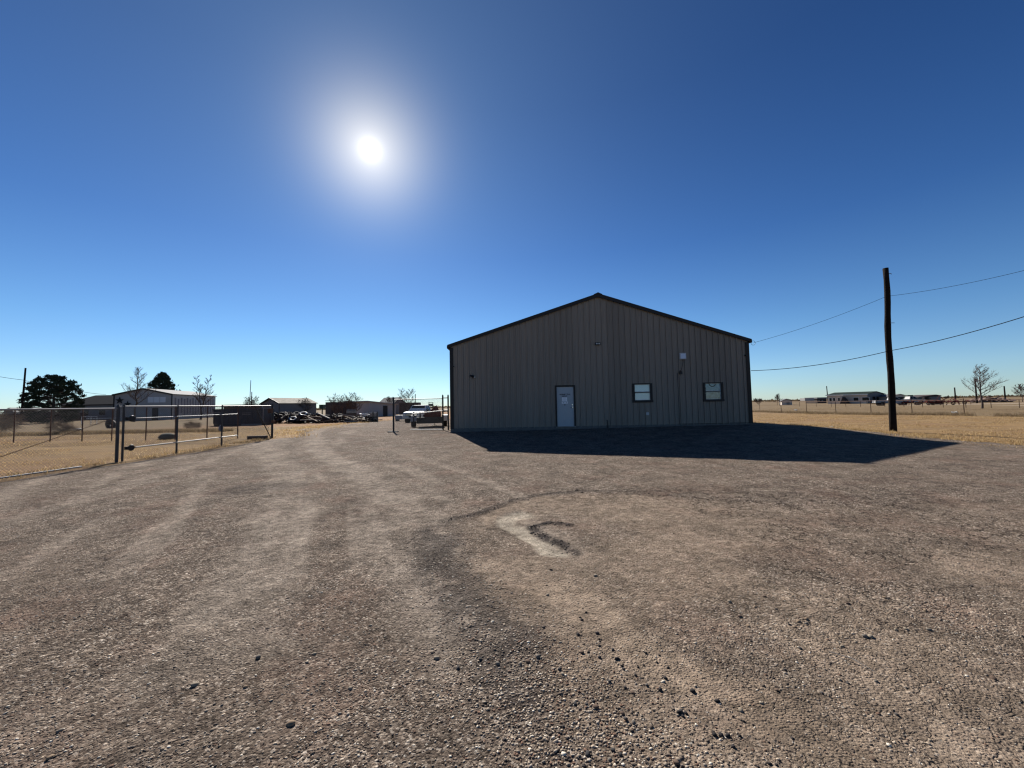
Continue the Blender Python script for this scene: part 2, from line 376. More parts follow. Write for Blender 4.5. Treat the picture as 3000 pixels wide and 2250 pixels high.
zones[..., 1] = np.clip(ss(-40, -28, X) * (1 - ss(-12, 6, X)) * ss(34, 40, Y) * (1 - ss(95, 150, Y)), 0, 1)
road = ss(60, 63, Y + .02 * X) * (1 - ss(66, 69, Y + .02 * X)) + ss(76, 80, Y + .02 * X) * (1 - ss(88, 92, Y + .02 * X))
zones[..., 2] = np.clip(road * ss(78, 84, X) * .9, 0, 1)
ground = npmesh('ground', np.stack([X, Y, Z], -1).reshape(-1, 3), grid_faces(len(ys), len(xs)), M_ground, True)
vattr(ground, 'zones', zones.reshape(-1, 4)); tag(ground, kind='structure')

# ------------------------------------------------------------------ parking lot: worn gravel asphalt, one fine sheet
def seg_dist(X, Y, pts):
    d = np.full(X.shape, 1e9)
    for (x0, y0), (x1, y1) in zip(pts[:-1], pts[1:]):
        dx, dy = x1 - x0, y1 - y0; L = dx * dx + dy * dy
        t = np.clip(((X - x0) * dx + (Y - y0) * dy) / L, 0, 1)
        d = np.minimum(d, np.hypot(X - x0 - t * dx, Y - y0 - t * dy))
    return d
HOLLOW = [(.12, 5.62), (-.10, 5.42), (-.08, 5.15), (.12, 4.88), (.33, 4.55), (.42, 4.25)]
CRUMB = [(.72, 5.16), (.45, 5.22), (.20, 5.10), (.28, 4.85), (.50, 4.6), (.62, 4.25)]
LIP = [(-2.1, 4.9), (-1.0, 5.35), (-.44, 5.7), (0, 6.35), (.6, 6.75), (1.3, 6.9), (2.4, 6.6), (3.2, 6.2), (4.2, 5.9)]
BAND = [(-1.0, 4.9), (-.75, 4.2), (-.42, 3.4), (-.15, 2.8), (.05, 2.3), (.3, 1.9), (.6, 1.5), (.9, 1.0)]
def lot_zones(X, Y):
    w1 = .5 * (fbm(X * 2.2, Y * 2.2, 4, 31) - .5); w2 = .5 * (fbm(X * 2.2 + 9, Y * 2.2, 4, 33) - .5)
    Xw, Yw = X + w1, Y + w2
    hol = 1 - ss(.09, .19, seg_dist(X + w1 * .55, Y + w2 * .55, HOLLOW))
    crumb = (1 - ss(.02, .11, seg_dist(X + w1 * .35, Y + w2 * .35, CRUMB)))
    lipd = seg_dist(X + w1 * .4, Y + w2 * .4, LIP)
    xb = np.interp(Y, [p[1] for p in BAND][::-1], [p[0] for p in BAND][::-1])
    ylip = np.interp(X, [p[0] for p in LIP], [p[1] for p in LIP])
    inside = ss(0, .25, ylip - Yw) * ss(-.1, .35, Xw - xb)
    sand = inside * (.35 + .65 * (1 - ss(2.2, 4.2, Xw)) * ss(.38, .56, fbm(X * .8 + 2, Y * .8, 3, 41) + .06))
    sand = np.clip(np.maximum(sand, hol) * (1 - crumb), 0, 1)
    sand = np.maximum(sand, .8 * (1 - ss(.35, .9, np.hypot((Xw - 4.6) / 1.3, Yw - 3.6))))
    sand = np.maximum(sand, .7 * (1 - ss(.3, .8, np.hypot((Xw - 1.5) / .9, (Yw - 1.9) / .7))))
    pale = ss(.04, .14, ylip - Yw) * (1 - ss(.45, 1.0, ylip - Yw)) * ss(-.75, -.35, Xw) * (1 - ss(.9, 2.0, Xw))
    chan = 1 - ss(.12, .42, seg_dist(Xw, Yw, [(.30, 3.6), (.55, 3.0), (.95, 2.4), (1.35, 2.0), (1.9, 1.6), (2.4, 1.3)]))
    sand = np.maximum(sand * .7, np.maximum(chan, .85 * pale))
    band = 1 - ss(.1, .42, seg_dist(Xw, Yw, BAND[:5])) * 1.0
    dark = np.maximum(crumb * ss(.35, .6, fbm(X * 16, Y * 16, 2, 47) + .12), .6 * (1 - ss(.0, .09, lipd)) * ss(.3, .55, fbm(X * 4, Y * 4, 2, 45) + .12) * ss(-1.6, -.6, X) * (1 - .75 * ss(.8, 2.4, X)))
    dark = np.maximum(dark, .75 * band * ss(.3, .5, fbm(X * 5, Y * 5, 2, 51) + .1))
    dark = np.maximum(dark, .45 * (1 - ss(.2, 1.0, np.hypot((Xw + 5.0) / 1.3, Yw - 7.7))))
    dark = np.maximum(dark, .35 * (1 - ss(.1, .9, np.hypot((Xw - 3.4) / 1.2, (Yw - 2.0)))))
    crk = np.clip(ss(1.8, 3.2, Xw) * (1 - ss(6, 7.5, Xw)) * ss(2.5, 3.3, Yw) * (1 - ss(6.3, 7.3, Yw)) + .35 * inside * ss(.6, 1.2, Xw) * (1 - ss(2.5, 3.2, Xw)) * (1 - ss(3.2, 4.5, Yw)) + .5 * inside * ss(5.2, 6, Yw), 0, 1)
    crk = crk * ss(.36, .54, fbm(X * .9, Y * .9, 3, 61)) * ss(.25, .5, fbm(X * 5, Y * 5, 2, 62))
    T = [(-.9, 2.6), (-1.4, 4.0), (-2.3, 6.0), (-4.1, 9), (-7.6, 14), (-12, 22), (-15.5, 31), (-19, 46)]
    tr = 0
    for off in (-1.15, .6): tr = np.maximum(tr, 1 - ss(.15, .6, seg_dist(Xw - off, Yw, T)))
    T2 = [(-7, 4), (-8, 8), (-10.2, 14), (-13, 22), (-16, 31)]
    tr = np.maximum(tr, .6 * (1 - ss(.1, .5, seg_dist(Xw, Yw, T2))))
    xc = np.interp(Y, [p[1] for p in T], [p[0] for p in T]); st = fbm((X - xc) * 2.6 / (1 + Y * .03), Y * .22, 4, 73)
    tr = np.clip(tr * (.45 + .55 * ss(.35, .6, fbm(X * 1.5, Y * 1.5, 3, 71))) + .75 * ss(.50, .66, st) * ss(3.0, 5, Y) * ss(-1.5, 1.0, -(X - xc) + 3) , 0, 1) * (1 - .8 * ss(3, 6, X - xc))
    return sand, dark, crk, tr, hol, crumb, inside, ylip
def lot_z(X, Y, zn=None):
    sand, dark, crk, tr, hol, crumb, inside, ylip = zn or lot_zones(X, Y)
    near = 1 - ss(9, 16, Y)
    z = terrain(X, Y) + .012
    z = z + near * (.030 * (fbm(X * 1.1, Y * 1.1, 3, 81) - .5) + (1 - .55 * sand) * (.011 * (fbm(X * 9, Y * 9, 2, 83) - .5)))
    z = z - .022 * hol - .02 * inside - .012 * ss(0, .06, ylip - Y + .15 * (fbm(X * 3, Y * 3, 3, 46) - .5)) * ss(-1.3, -.6, X) * (1 - ss(2.6, 3.6, X)) + .02 * crumb * (fbm(X * 14, Y * 14, 2, 87)) - .012 * tr * near
    return z
us = graded(0, 1, 6.0 / 27.8, 18.2 / 27.8, .036 / 27.8, 1.035)
ly = graded(-6.5, 56, 1.1, 6.6, .034, 1.022)
U, Y = np.meshgrid(us, ly); L_, R_ = lotL(Y), lotR(Y); X = L_ + (R_ - L_) * U
zn = lot_zones(X, Y); Z = lot_z(X, Y, zn); edge = np.minimum(U, 1 - U) * (R_ - L_)
Z = Z - .05 * (1 - ss(0, .35, edge)) + .005
lot = npmesh('parking_lot', np.stack([X, Y, Z], -1).reshape(-1, 3), grid_faces(len(ly), len(us)), M_lot, True)
ha = lot.data.attributes.new('hollow', 'FLOAT', 'POINT'); ha.data.foreach_set('value', (zn[4] * (1 - zn[5])).astype(np.float32).ravel())
vattr(lot, 'zones', np.stack([zn[0], zn[1], zn[2], zn[3]], -1).reshape(-1, 4)); tag(lot, kind='structure')

# ------------------------------------------------------------------ loose gravel
ICO = None
def ico(sub):
    import bmesh
    b = bmesh.new(); bmesh.ops.create_icosphere(b, subdivisions=sub, radius=1)
    v = np.array([x.co[:] for x in b.verts]); f = np.array([[q.index for q in x.verts] for x in b.faces]); b.free(); return v, f
def gravel_material():
    m = bpy.data.materials.new('gravel_stones'); m.use_nodes = True
    n, l = m.node_tree.nodes, m.node_tree.links; b = n['Principled BSDF']
    a = n.new('ShaderNodeAttribute'); a.attribute_name = 'tone'
    l.new(a.outputs['Color'], b.inputs['Base Color']); b.inputs['Roughness'].default_value = .85; b.inputs['Specular IOR Level'].default_value = .12
    return m
M_gravel = gravel_material()
PAL = np.array([(0.2025, 0.1562, 0.1169), (0.3239, 0.2620, 0.1984), (0.1114, 0.0857, 0.0671), (0.5568, 0.4936, 0.4070), (0.1520, 0.0906, 0.0630), (0.2733, 0.2267, 0.1831), (0.0455, 0.0384, 0.0367), (0.4454, 0.3626, 0.2746)])
def pebbles(name, px, py, size, tone, sub=1, flat=(.3, .6), sink=.12):
    v, f = ico(sub); n = len(px)
    jit = 1 + .22 * (rng.random((n, len(v), 1)) - .5) * 2
    P = v[None] * jit * np.stack([1 + .5 * rng.random(n), .75 + .35 * rng.random(n), flat[0] + (flat[1] - flat[0]) * rng.random(n)], -1)[:, None, :] * size[:, None, None]
    a = rng.random(n) * 6.283; tl = (rng.random(n) - .5) * .7
    c, s = np.cos(tl)[:, None], np.sin(tl)[:, None]; P = np.stack([P[..., 0] * c + P[..., 2] * s, P[..., 1], -P[..., 0] * s + P[..., 2] * c], -1)
    c, s = np.cos(a)[:, None], np.sin(a)[:, None]; P = np.stack([P[..., 0] * c - P[..., 1] * s, P[..., 0] * s + P[..., 1] * c, P[..., 2]], -1)
    z = lot_z(px, py) + .005 + size * sink
    P += np.stack([px, py, z], -1)[:, None, :]
    F_ = (f[None] + (np.arange(n) * len(v))[:, None, None]).reshape(-1, 3)
    o = npmesh(name, P.reshape(-1, 3), F_, M_gravel, sub > 1)
    col = np.concatenate([tone, np.ones((n, 1))], 1)
    vattr(o, 'tone', np.repeat(col, len(v), 0)); return o
N = 520000
gy = 1.2 + 7.8 * rng.random(N) ** 1.5; gx = (rng.random(N) * 2 - 1) * (1.0 + 1.42 * gy)
zz = lot_zones(gx, gy); cl = fbm(gx * 1.3, gy * 1.3, 3, 91)
band = 1 - ss(.15, .6, seg_dist(gx, gy, BAND))
dens = (.22 + .5 * ss(.42, .62, cl)) * (1 - .72 * zz[0]) + .8 * band
dens = np.where(zz[4] > .3, .05, dens) * (1 - .5 * zz[3])
dens *= .30 + .70 * (1 - ss(2.0, 6.5, gy))
keep = rng.random(N) < np.clip(dens, 0, 1) * .42
gx, gy = gx[keep], gy[keep]; band = band[keep]
sz = .0026 + .0042 * rng.random(len(gx)) ** 1.7 + .0035 * (rng.random(len(gx)) < .05) + .0035 * band * rng.random(len(gx))
tone = PAL[rng.choice(len(PAL), len(gx), p=[.24, .19, .2, .06, .09, .13, .05, .04])] * (.75 + .4 * rng.random((len(gx), 1)))
g1 = pebbles('gravel', gx, gy, sz, tone)
tag(g1, 'loose small brown and grey gravel strewn over the worn parking lot', 'gravel', kind='stuff')
print('PEBBLES', len(gx), flush=True)
# broken asphalt crumbs along the pothole edge and the patch lip
cx_, cy_ = [], []
for pts_, k_, w_ in ((CRUMB, 130, .045), (LIP[1:4], 40, .06), (LIP[3:7], 12, .07), ([(.35, 2.9), (.8, 2.35), (1.0, 1.95), (1.25, 1.6)], 110, .11), ([(3.3, 2.6), (3.7, 2.35)], 60, .15)):
    for _ in range(k_):
        i_ = rnd.randrange(len(pts_) - 1); t_ = rnd.random()
        cx_.append(pts_[i_][0] + (pts_[i_ + 1][0] - pts_[i_][0]) * t_ + rnd.gauss(0, w_)); cy_.append(pts_[i_][1] + (pts_[i_ + 1][1] - pts_[i_][1]) * t_ + rnd.gauss(0, w_))
cx_, cy_ = np.array(cx_), np.array(cy_)
g2_ = pebbles('asphalt_crumbs', cx_, cy_, .003 + .011 * rng.random(len(cx_)) ** 2.4, np.array([(.03, .026, .026)]) * (.6 + .9 * rng.random((len(cx_), 1))), 1, (.5, .9), .25)
tag(g2_, 'black crumbs of broken asphalt along the pothole and patch edges', 'asphalt crumbs', kind='stuff')
# fist sized stones and asphalt lumps that can be picked out one by one
SRC = [((2390, 1790), 16, .9, 'in the pebbly patch right of the pothole'), ((2560, 1800), 9, .8, 'towards the cracked ground at right'), ((1560, 1960), 12, .35, 'on the pale sandy strip below the pothole'),
       ((1780, 2060), 12, .3, 'in the lower part of the sandy strip'), ((1840, 2230), 7, .3, 'at the bottom edge of the sandy strip'), ((1100, 1990), 6, .6, 'in the gravel left of the sandy strip'),
       ((600, 2050), 7, .9, 'alone in the left foreground gravel'), ((2300, 2050), 7, .8, 'in the right foreground gravel'), ((2650, 1990), 6, .6, 'in the far right foreground gravel'), ((1700, 1680), 5, .8, 'just below the pothole')]
def near_stones():
    spots = []
    for (px, py), k, sp, where in SRC:
        a = at(px, py, 10); t = EYE / (EYE - a.z); cx, cy = a.x * t, 10 * t
        for _ in range(k): spots.append((cx + rnd.gauss(0, .45) * sp, cy + rnd.gauss(0, .22) * sp, where))
    return spots
v2, f2 = ico(2)
protos = []
for k in range(6):
    P = v2 * (1 + .16 * (rng.random((len(v2), 1)) - .5)) * np.array([1.25, .9, .55 + .06 * k]); P[:, 2] *= (.8 if k % 2 else 1.1)
    if k >= 4: P = np.clip(P, [-1, -.75, -.5], [.95, .8, .6]) + .05 * (rng.random(P.shape) - .5)
    me = npmesh('stone', P, f2, [mat('pale_pebble', (.26, .215, .16), .85, 0, .15, noise=(30, .6, (.17, .135, .10))), mat('brown_pebble', (.12, .08, .058), .85, 0, .15, noise=(30, .6, (.07, .05, .04))),
                                 mat('grey_pebble', (.16, .138, .115), .85, 0, .15, noise=(30, .6, (.10, .085, .07))), mat('tan_pebble', (.21, .15, .10), .85, 0, .15), mat('asphalt_lump', (.04, .037, .036), .95), mat('asphalt_chip', (.055, .048, .045), .95)][k], k < 4)
    protos.append(me)
first = True
for i, (x, y, where) in enumerate(near_stones()):
    k = rnd.choice((0, 1, 2, 3, 0, 2)) if (x > 2.2 or x < -1) else rnd.choice((4, 5, 0, 1, 2, 3))
    p = protos[k]; o = bpy.data.objects.new('stone', p.data); COL.objects.link(o)
    s = rnd.uniform(.007, .013) if k > 3 else rnd.uniform(.008, .018); o.scale = (s, s, s); o.rotation_euler = (rnd.uniform(-.3, .3), rnd.uniform(-.3, .3), rnd.uniform(0, 6.28))
    o.location = (x, y, float(lot_z(np.array([x]), np.array([y]))[0]) + .004 + s * .35)
    kind_ = ('pale rounded', 'brown rounded', 'grey rounded', 'tan rounded', 'jagged black asphalt', 'small black asphalt')[k]
    tag(o, kind_ + ' stone lying ' + where, 'stone', 'loose stones ' + where)
for p in protos: bpy.data.objects.remove(p)

# ------------------------------------------------------------------ metal building
BX0, BX1, BY0, BY1 = -3.1, 12.05, 19.5, 43.0
ZB, ZE, ZR = .44, 4.66, 7.12; BXM = (BX0 + BX1) / 2
bld = thing('metal_building', 'large tan ribbed metal workshop with dark brown gable trim, right of centre', 'building', (BXM, BY0, ZB))
HW = (BX1 - BX0) / 2; HE = ZE - ZB; HR = ZR - ZB
def gz(x): return HE + (HR - HE) * (1 - abs(x) / HW)
DOOR = (2.2 - BXM, 3.16 - BXM, -.02, 2.07)
WIN1 = (6.10 - BXM, 7.08 - BXM, 1.16, 2.12); WIN2 = (9.68 - BXM, 10.67 - BXM, 1.14, 2.10)
OPEN = [DOOR, WIN1, WIN2]
def rib_panel(x0, x1, y, ztop, openings=(), base=0.0):
    """ribbed sheet facing -y between x0 and x1"""
    m = MB(); prof = []
    k0 = math.ceil((x0 - 1e-6) / .3048)
    prof.append((x0, 0)); x = x0
    P = .3048; n = int(round((x1 - x0) / P)) or 1
    for i in range(n):
        a = x0 + i * (x1 - x0) / n; w = (x1 - x0) / n
        for dx, dy in ((.0, 0), (.008, .05), (.040, .05), (.050, 0), (.134, 0), (.143, .007), (.157, .007), (.166, 0), (.214, 0), (.223, .007), (.237, .007), (.246, 0)):
            prof.append((a + dx * w / .3048, dy))
    prof.append((x1, 0))
    pr = sorted({round(p[0], 4): p for p in prof}.values())
    br = []
    for o in openings:
        for e in o[:2]:
            if x0 < e < x1: br.append(e)
    for e in br:
        for (a, da), (b, db) in zip(pr[:-1], pr[1:]):
            if a < e < b: pr.append((e, da + (db - da) * (e - a) / (b - a))); break
        pr.sort()
    for (a, da), (b, db) in zip(pr[:-1], pr[1:]):
        c = (a + b) / 2; spans = [(base, None)]
        for o in openings:
            if o[0] < c < o[1]:
                spans = ([(base, o[2])] if o[2] > base + .01 else []) + [(o[3], None)]
        for z0, z1 in spans:
            za, zb = (z1, z1) if z1 is not None else (ztop(a), ztop(b))
            m.add([(a, y - da, z0), (b, y - db, z0), (b, y - db, zb), (a, y - da, za)], [(0, 1, 2, 3)])
    return m
NP = 17; pw = 2 * (HW - .0) / NP
for i in range(NP):
    a = -HW + i * pw; b = a + pw + .004
    rib_panel(a, min(b, HW), -.002 * (i % 2), lambda x: gz(x) - .04, OPEN).build('wall_panel', M_panel, bld)
LB = BY1 - BY0
def side_wall(x, sgn):
    m = MB(); n = 78; w = LB / n
    for i in range(n):
        y = i * w
        q = [(0, 0), (.018, .034), (.046, .034), (.064, 0), (w, 0)]
        for (a, da), (b, db) in zip(q[:-1], q[1:]):
            m.add([(x + sgn * da, y + a, 0), (x + sgn * db, y + b, 0), (x + sgn * db, y + b, HE - .03), (x + sgn * da, y + a, HE - .03)], [(0, 1, 2, 3)])
    m.build('side_wall', M_panel, bld, kind='stuff')
side_wall(-HW, -1); side_wall(HW, 1)
m = MB(); m.add([(-HW, LB, 0), (HW, LB, 0), (HW, LB, HE), (0, LB, HR), (-HW, LB, HE)], [(0, 1, 2, 3, 4)]); m.build('back_wall', M_panel, bld)
sl_ = math.atan2(HR - HE, HW); OV = .12
for sgn in (-1, 1):
    m = MB()
    zc = lambda x: gz(x)
    xa, xb = 0, sgn * (HW + OV); ze = HE - OV * math.tan(sl_)
    m.add([(xa, -.12, HR + .02), (xb, -.12, ze + .02), (xb, LB + .1, ze + .02), (xa, LB + .1, HR + .02), (xa, -.12, HR + .07), (xb, -.12, ze + .07), (xb, LB + .1, ze + .07), (xa, LB + .1, HR + .07)],
          [(0, 1, 2, 3), (4, 5, 6, 7), (0, 1, 5, 4), (1, 2, 6, 5), (2, 3, 7, 6)])
    for k in range(1, int(LB / .61)):
        y = k * .61
        m.add([(xa, y, HR + .068), (xb, y, ze + .068), (xb, y + .03, ze + .105), (xa, y + .03, HR + .105), (xb, y + .06, ze + .068), (xa, y + .06, HR + .068)], [(0, 1, 2, 3), (3, 2, 4, 5)])
    m.build('roof_slope', M_trim, bld, kind='stuff')
    t = MB(); d = .16
    t.prism([(sgn * .0, HR + .085), (sgn * (HW + OV + .02), ze + .08), (sgn * (HW + OV + .02), ze + .08 - d), (sgn * .0, HR + .085 - d - .03)], 'y', -.15, -.125)
    t.build('rake_trim', M_trim, bld)
    c = MB(); c.bb(sgn * (HW - .13), sgn * (HW + .045), -.055, -.037, -.0, HE - .1); c.bb(sgn * (HW + .036), sgn * (HW + .048), -.037, .16, -.0, HE - .1); c.build('corner_trim', M_trim, bld)
    e = MB(); e.bb(sgn * (HW + OV - .02), sgn * (HW + OV + .05), -.12, LB + .1, ze - .10, ze + .05); e.build('gutter', M_trim, bld)
m = MB(); m.prism([(-.22, HR + .03), (0, HR + .13), (.22, HR + .03), (.16, HR + .0), (0, HR + .06), (-.16, HR)], 'y', -.17, LB + .12); m.build('ridge_cap', M_trim, bld)
m = MB(); m.bb(-HW - .03, HW + .03, -.05, LB + .03, -.5, -.004); m.bb(-HW, HW, -.02, -.006, -.004, .03)
m.build('foundation_slab', M_conc, bld)
m = MB(); m.bb(-HW, HW, .35, .36, 0, HE); m.build('inner_wall', M_open, bld)
# door
dr = MB(); x0, x1, z0, z1 = DOOR; dr.bb(x0 + .05, x1 - .05, .0, .045, .02, z1 - .05); dob = dr.build('door', M_door, bld)
fr = MB(); fr.bb(x0 - .03, x0 + .05, -.06, .06, 0, z1 + .03); fr.bb(x1 - .05, x1 + .03, -.06, .06, 0, z1 + .03); fr.bb(x0 + .05, x1 - .05, -.06, .06, z1 - .05, z1 + .03)
fr.build('door_frame', M_trim, bld)
th_ = MB(); th_.bb(x0 - .02, x1 + .02, -.10, .05, -.012, .018); th_.build('threshold', M_galv, bld)
hx = x1 - .13
h = MB(); h.tube([(hx, .0, .98), (hx, -.06, .98)], .028, 10); h.tube([(hx, -.055, .98), (hx - .1, -.055, .975)], .011, 8); h.build('door_handle', M_chrome, dob, kind='stuff'); MB().tube([(hx, .0, 1.11), (hx, -.02, 1.11)], .027, 10).build('deadbolt', M_chrome, dob)
M_paper = mat('white_paper', (.86, .86, .88), .8, noise=(60, .3, (.66, .66, .72)))
dx0 = x0 + .05
p = MB(); p.bb(dx0 + .265, dx0 + .525, -.004, -.001, 1.30, 1.49); p.build('paper_notice', M_paper, dob, label='square white paper notice')
p = MB(); p.bb(dx0 + .25, dx0 + .56, -.006, -.001, 1.165, 1.275); p.build('door_sign', M_paper, dob, label='small white strip sign with dark figures')
p = MB(); p.tube([(dx0 + .40, .0, 1.11), (dx0 + .40, -.03, 1.11)], .03, 8); p.build('peephole', M_dark, dob)
M_ink = mat('black_lettering', (.012, .012, .016), .7)
def lettering(s, x, z, size, parent, y=-.004, sx=1.0):
    cu = bpy.data.curves.new('lettering', 'FONT'); cu.body = s; cu.size = size; cu.align_x = 'CENTER'; cu.extrude = .001; cu.offset = .003
    o = bpy.data.objects.new('lettering', cu); COL.objects.link(o); o.parent = parent; o.location = (x, y, z); o.rotation_euler = (R(90), 0, 0); o.scale = (sx, 1, 1)
    cu.materials.append(M_ink)
    me = bpy.data.meshes.new_from_object(o.evaluated_get(bpy.context.evaluated_depsgraph_get())); q = bpy.data.objects.new('lettering', me); COL.objects.link(q)
    q.parent = parent; q.location = o.location; q.rotation_euler = o.rotation_euler; q.scale = o.scale; q['kind'] = 'stuff'
    bpy.data.objects.remove(o); q.name = 'lettering'; return q
lettering('NDINE I TI-N', dx0 + .42, 1.605, .092, dob)
lettering('AMN-IC', dx0 + .40, 1.525, .078, dob)
lettering('N  I - E', dx0 + .41, 1.19, .075, dob, -.0075)
for k in range(5):
    p = MB(); p.bb(dx0 + .29, dx0 + .50 - .03 * (k % 3), -.0052, -.0042, 1.46 - .032 * k, 1.466 - .032 * k); p.build('print_line', mat('grey_print', (.2, .2, .26), .8), dob)
# windows
def glass_mat(name, tint, rough, refl):
    m = bpy.data.materials.new(name); m.use_nodes = True; n, l = m.node_tree.nodes, m.node_tree.links
    n.clear(); o = n.new('ShaderNodeOutputMaterial'); t = n.new('ShaderNodeBsdfTransparent'); t.inputs[0].default_value = (*tint, 1)
    g = n.new('ShaderNodeBsdfGlossy'); g.inputs['Roughness'].default_value = rough; g.inputs['Color'].default_value = (.9, .95, 1, 1)
    x = n.new('ShaderNodeMixShader'); x.inputs[0].default_value = refl; l.new(t.outputs[0], x.inputs[1]); l.new(g.outputs[0], x.inputs[2]); l.new(x.outputs[0], o.inputs[0]); return m
M_glassA, M_glassB = glass_mat('window_glass', (.92, .95, .95), .02, .04), glass_mat('reflective_window_glass', (.9, .93, .93), .02, .035)
M_shade = mat('pale_window_shade', (.80, .84, .82), .8, noise=(2.5, .5, (.62, .70, .70)))
M_curt = mat('dim_curtain', (.10, .11, .12), .9, noise=(4, .8, (.03, .03, .03)))
for W_, gm, back, lab in ((WIN1, M_glassA, M_shade, 'window with pale shades drawn behind both panes'), (WIN2, M_glassB, M_curt, 'window with sky and ground reflections painted behind its panes')):
    x0, x1, z0, z1 = W_; f = .10
    w = MB(); w.bb(x0 - .01, x0 + f, -.062, .03, z0, z1 + .0); w.bb(x1 - f, x1 + .01, -.062, .03, z0, z1); w.bb(x0 + f, x1 - f, -.062, .03, z1 - .05, z1); w.bb(x0 - .02, x1 + .03, -.075, .03, z0 - .005, z0 + .11)
    wo_ = w.build('window', M_trim, bld, label=lab)
    zc = (z0 + .11 + z1 - .05) / 2
    for q, (a, b) in enumerate(((z0 + .11, zc - .02), (zc + .02, z1 - .05))):
        s = MB(); g = .022; yy = -.012 + (.012 if q else 0)
        s.bb(x0 + f, x0 + f + g, yy, yy + .025, a, b); s.bb(x1 - f - g, x1 - f, yy, yy + .025, a, b); s.bb(x0 + f + g, x1 - f - g, yy, yy + .025, a, a + g); s.bb(x0 + f + g, x1 - f - g, yy, yy + .025, b - g, b)
        s.build('sash', mat('window_sash', (.50, .54, .55), .5), wo_)
        s = MB(); s.bb(x0 + f + g, x1 - f - g, yy + .008, yy + .012, a + g, b - g); s.build('pane', gm, wo_)
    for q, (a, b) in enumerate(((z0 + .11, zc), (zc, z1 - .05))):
        bk = back if W_ is WIN1 else (mat('painted_ground_reflection', (.24, .18, .135), .9, noise=(5, .9, (.42, .38, .34))), mat('painted_sky_reflection', (.26, .36, .44), .9, noise=(3, .9, (.10, .15, .19))))[q]  # second window: reflected ground and sky are put into the tan and blue backings
        s = MB(); s.bb(x0 + f, x1 - f, .035, .045, a, b); s.build('shade_or_reflection', bk, wo_)
    if W_ is WIN2:
        s = MB(); s.torus(((x0 + x1) / 2, .03, z1 - .03), .17, .03, (0, 1, 0), 20, 5); s.build('dark_arc', M_dark, wo_)
    s = MB(); s.bb(x0 + f, x1 - f, -.03, .02, zc - .02, zc + .02); s.build('meeting_rail', M_trim, wo_)
# fittings on the gable wall (things fixed to the building: parts)
fx = at(1750, 1008, 19.5); fx = (fx.x - BXM, fx.z - ZB)
m = MB(); m.bb(fx[0] - .13, fx[0] + .13, -.14, -.036, fx[1] - .07, fx[1] + .07); wp = m.build('twin_emergency_light', M_dark, bld)
for s in (-1, 1):
    m = MB(); m.tube([(fx[0] + s * .06, -.14, fx[1]), (fx[0] + s * .06, -.17, fx[1])], [.045, .035], 12); m.build('lens', mat('light_lens', (.5, .5, .48), .2), wp)
fx = at(1386, 1103, 19.5); fx = (fx.x - BXM, fx.z - ZB)
m = MB(); m.tube([(fx[0], -.0, fx[1] + .02), (fx[0], -.12, fx[1] + .02)], .05, 8); m.tube([(fx[0] - .02, -.1, fx[1]), (fx[0] - .11, -.2, fx[1] + .04)], [.03, .055], 8); m.tube([(fx[0] + .02, -.1, fx[1]), (fx[0] + .1, -.2, fx[1] - .05)], [.03, .055], 8); m.tube([(fx[0], -.1, fx[1]), (fx[0], -.13, fx[1] - .1)], [.03, .03], 8)
fl = m.build('floodlight', M_dark, bld)
m = MB(); m.tube([(fx[0] + .1, -.2, fx[1] - .05), (fx[0] + .105, -.206, fx[1] - .053)], .045, 8); m.build('lamp_face', MATS['light_lens'], fl)
for px, py in ((1330, 1074), (2181, 1041)):
    c = at(px, py, 19.5); cx, cz = c.x - BXM, c.z - ZB
    m = MB(); m.tube([(cx, 0, cz), (cx, -.09, cz)], .022, 8); m.box((cx, -.11, cz - .01), (.05, .1, .05)); m.build('security_camera', M_dark, bld)
c = at(1998, 1044, 19.5); cx, cz = c.x - BXM, c.z - ZB
m = MB(); m.bb(cx - .16, cx + .16, -.13, -.036, cz - .16, cz + .16); bx = m.build('antenna_box', mat('grey_plastic', (.42, .43, .45), .5), bld)
m = MB(); m.bb(cx - .12, cx + .12, -.14, -.129, cz - .12, cz + .12); m.build('front_plate', mat('pale_plastic', (.55, .6, .72), .4), bx)
c2 = at(1992, 1090, 19.5); c3 = at(1990, 1246, 19.5)
m = MB(); m.tube([(cx, -.06, cz - .16), (cx + .02, -.05, cz - .3), (c2.x - BXM + .03, -.05, c2.z - ZB), (c3.x - BXM, -.05, 2.6), (c3.x - BXM, -.055, .03)], .010, 6)
m.build('conduit', M_dark, bld)
m = MB(); m.bb(c2.x - BXM - .07, c2.x - BXM + .07, -.12, -.04, c2.z - ZB - .12, c2.z - ZB + .03); m.tube([(c2.x - BXM, -.1, c2.z - ZB), (c2.x - BXM - .08, -.2, c2.z - ZB + .05)], .025, 6); m.build('junction_bracket', M_dark, bld)
m = MB(); m.bb(c3.x - BXM - .08, HW - .1, -.05, -.036, .03, .05); m.build('base_flashing', M_trim, bld)
c = at(1896, 1212, 19.5)
m = MB(); m.bb(c.x - BXM - .07, c.x - BXM + .07, -.07, -.036, c.z - ZB - .07, c.z - ZB + .07); m.build('outlet_cover', MATS['grey_plastic'], bld)
c = at(1779, 1232, 19.5)
m = MB(); m.tube([(c.x - BXM, -.09, -.1), (c.x - BXM, -.09, c.z - ZB), (c.x - BXM - .05, -.12, c.z - ZB + .02)], .022, 8); m.build('standpipe', M_dark, bld)
m = MB(); m.torus((HW + .23, -.1, HE - .16), .11, .008, (0, 1, 0), 20, 5); m.build('wire_loop', M_dark, bld)

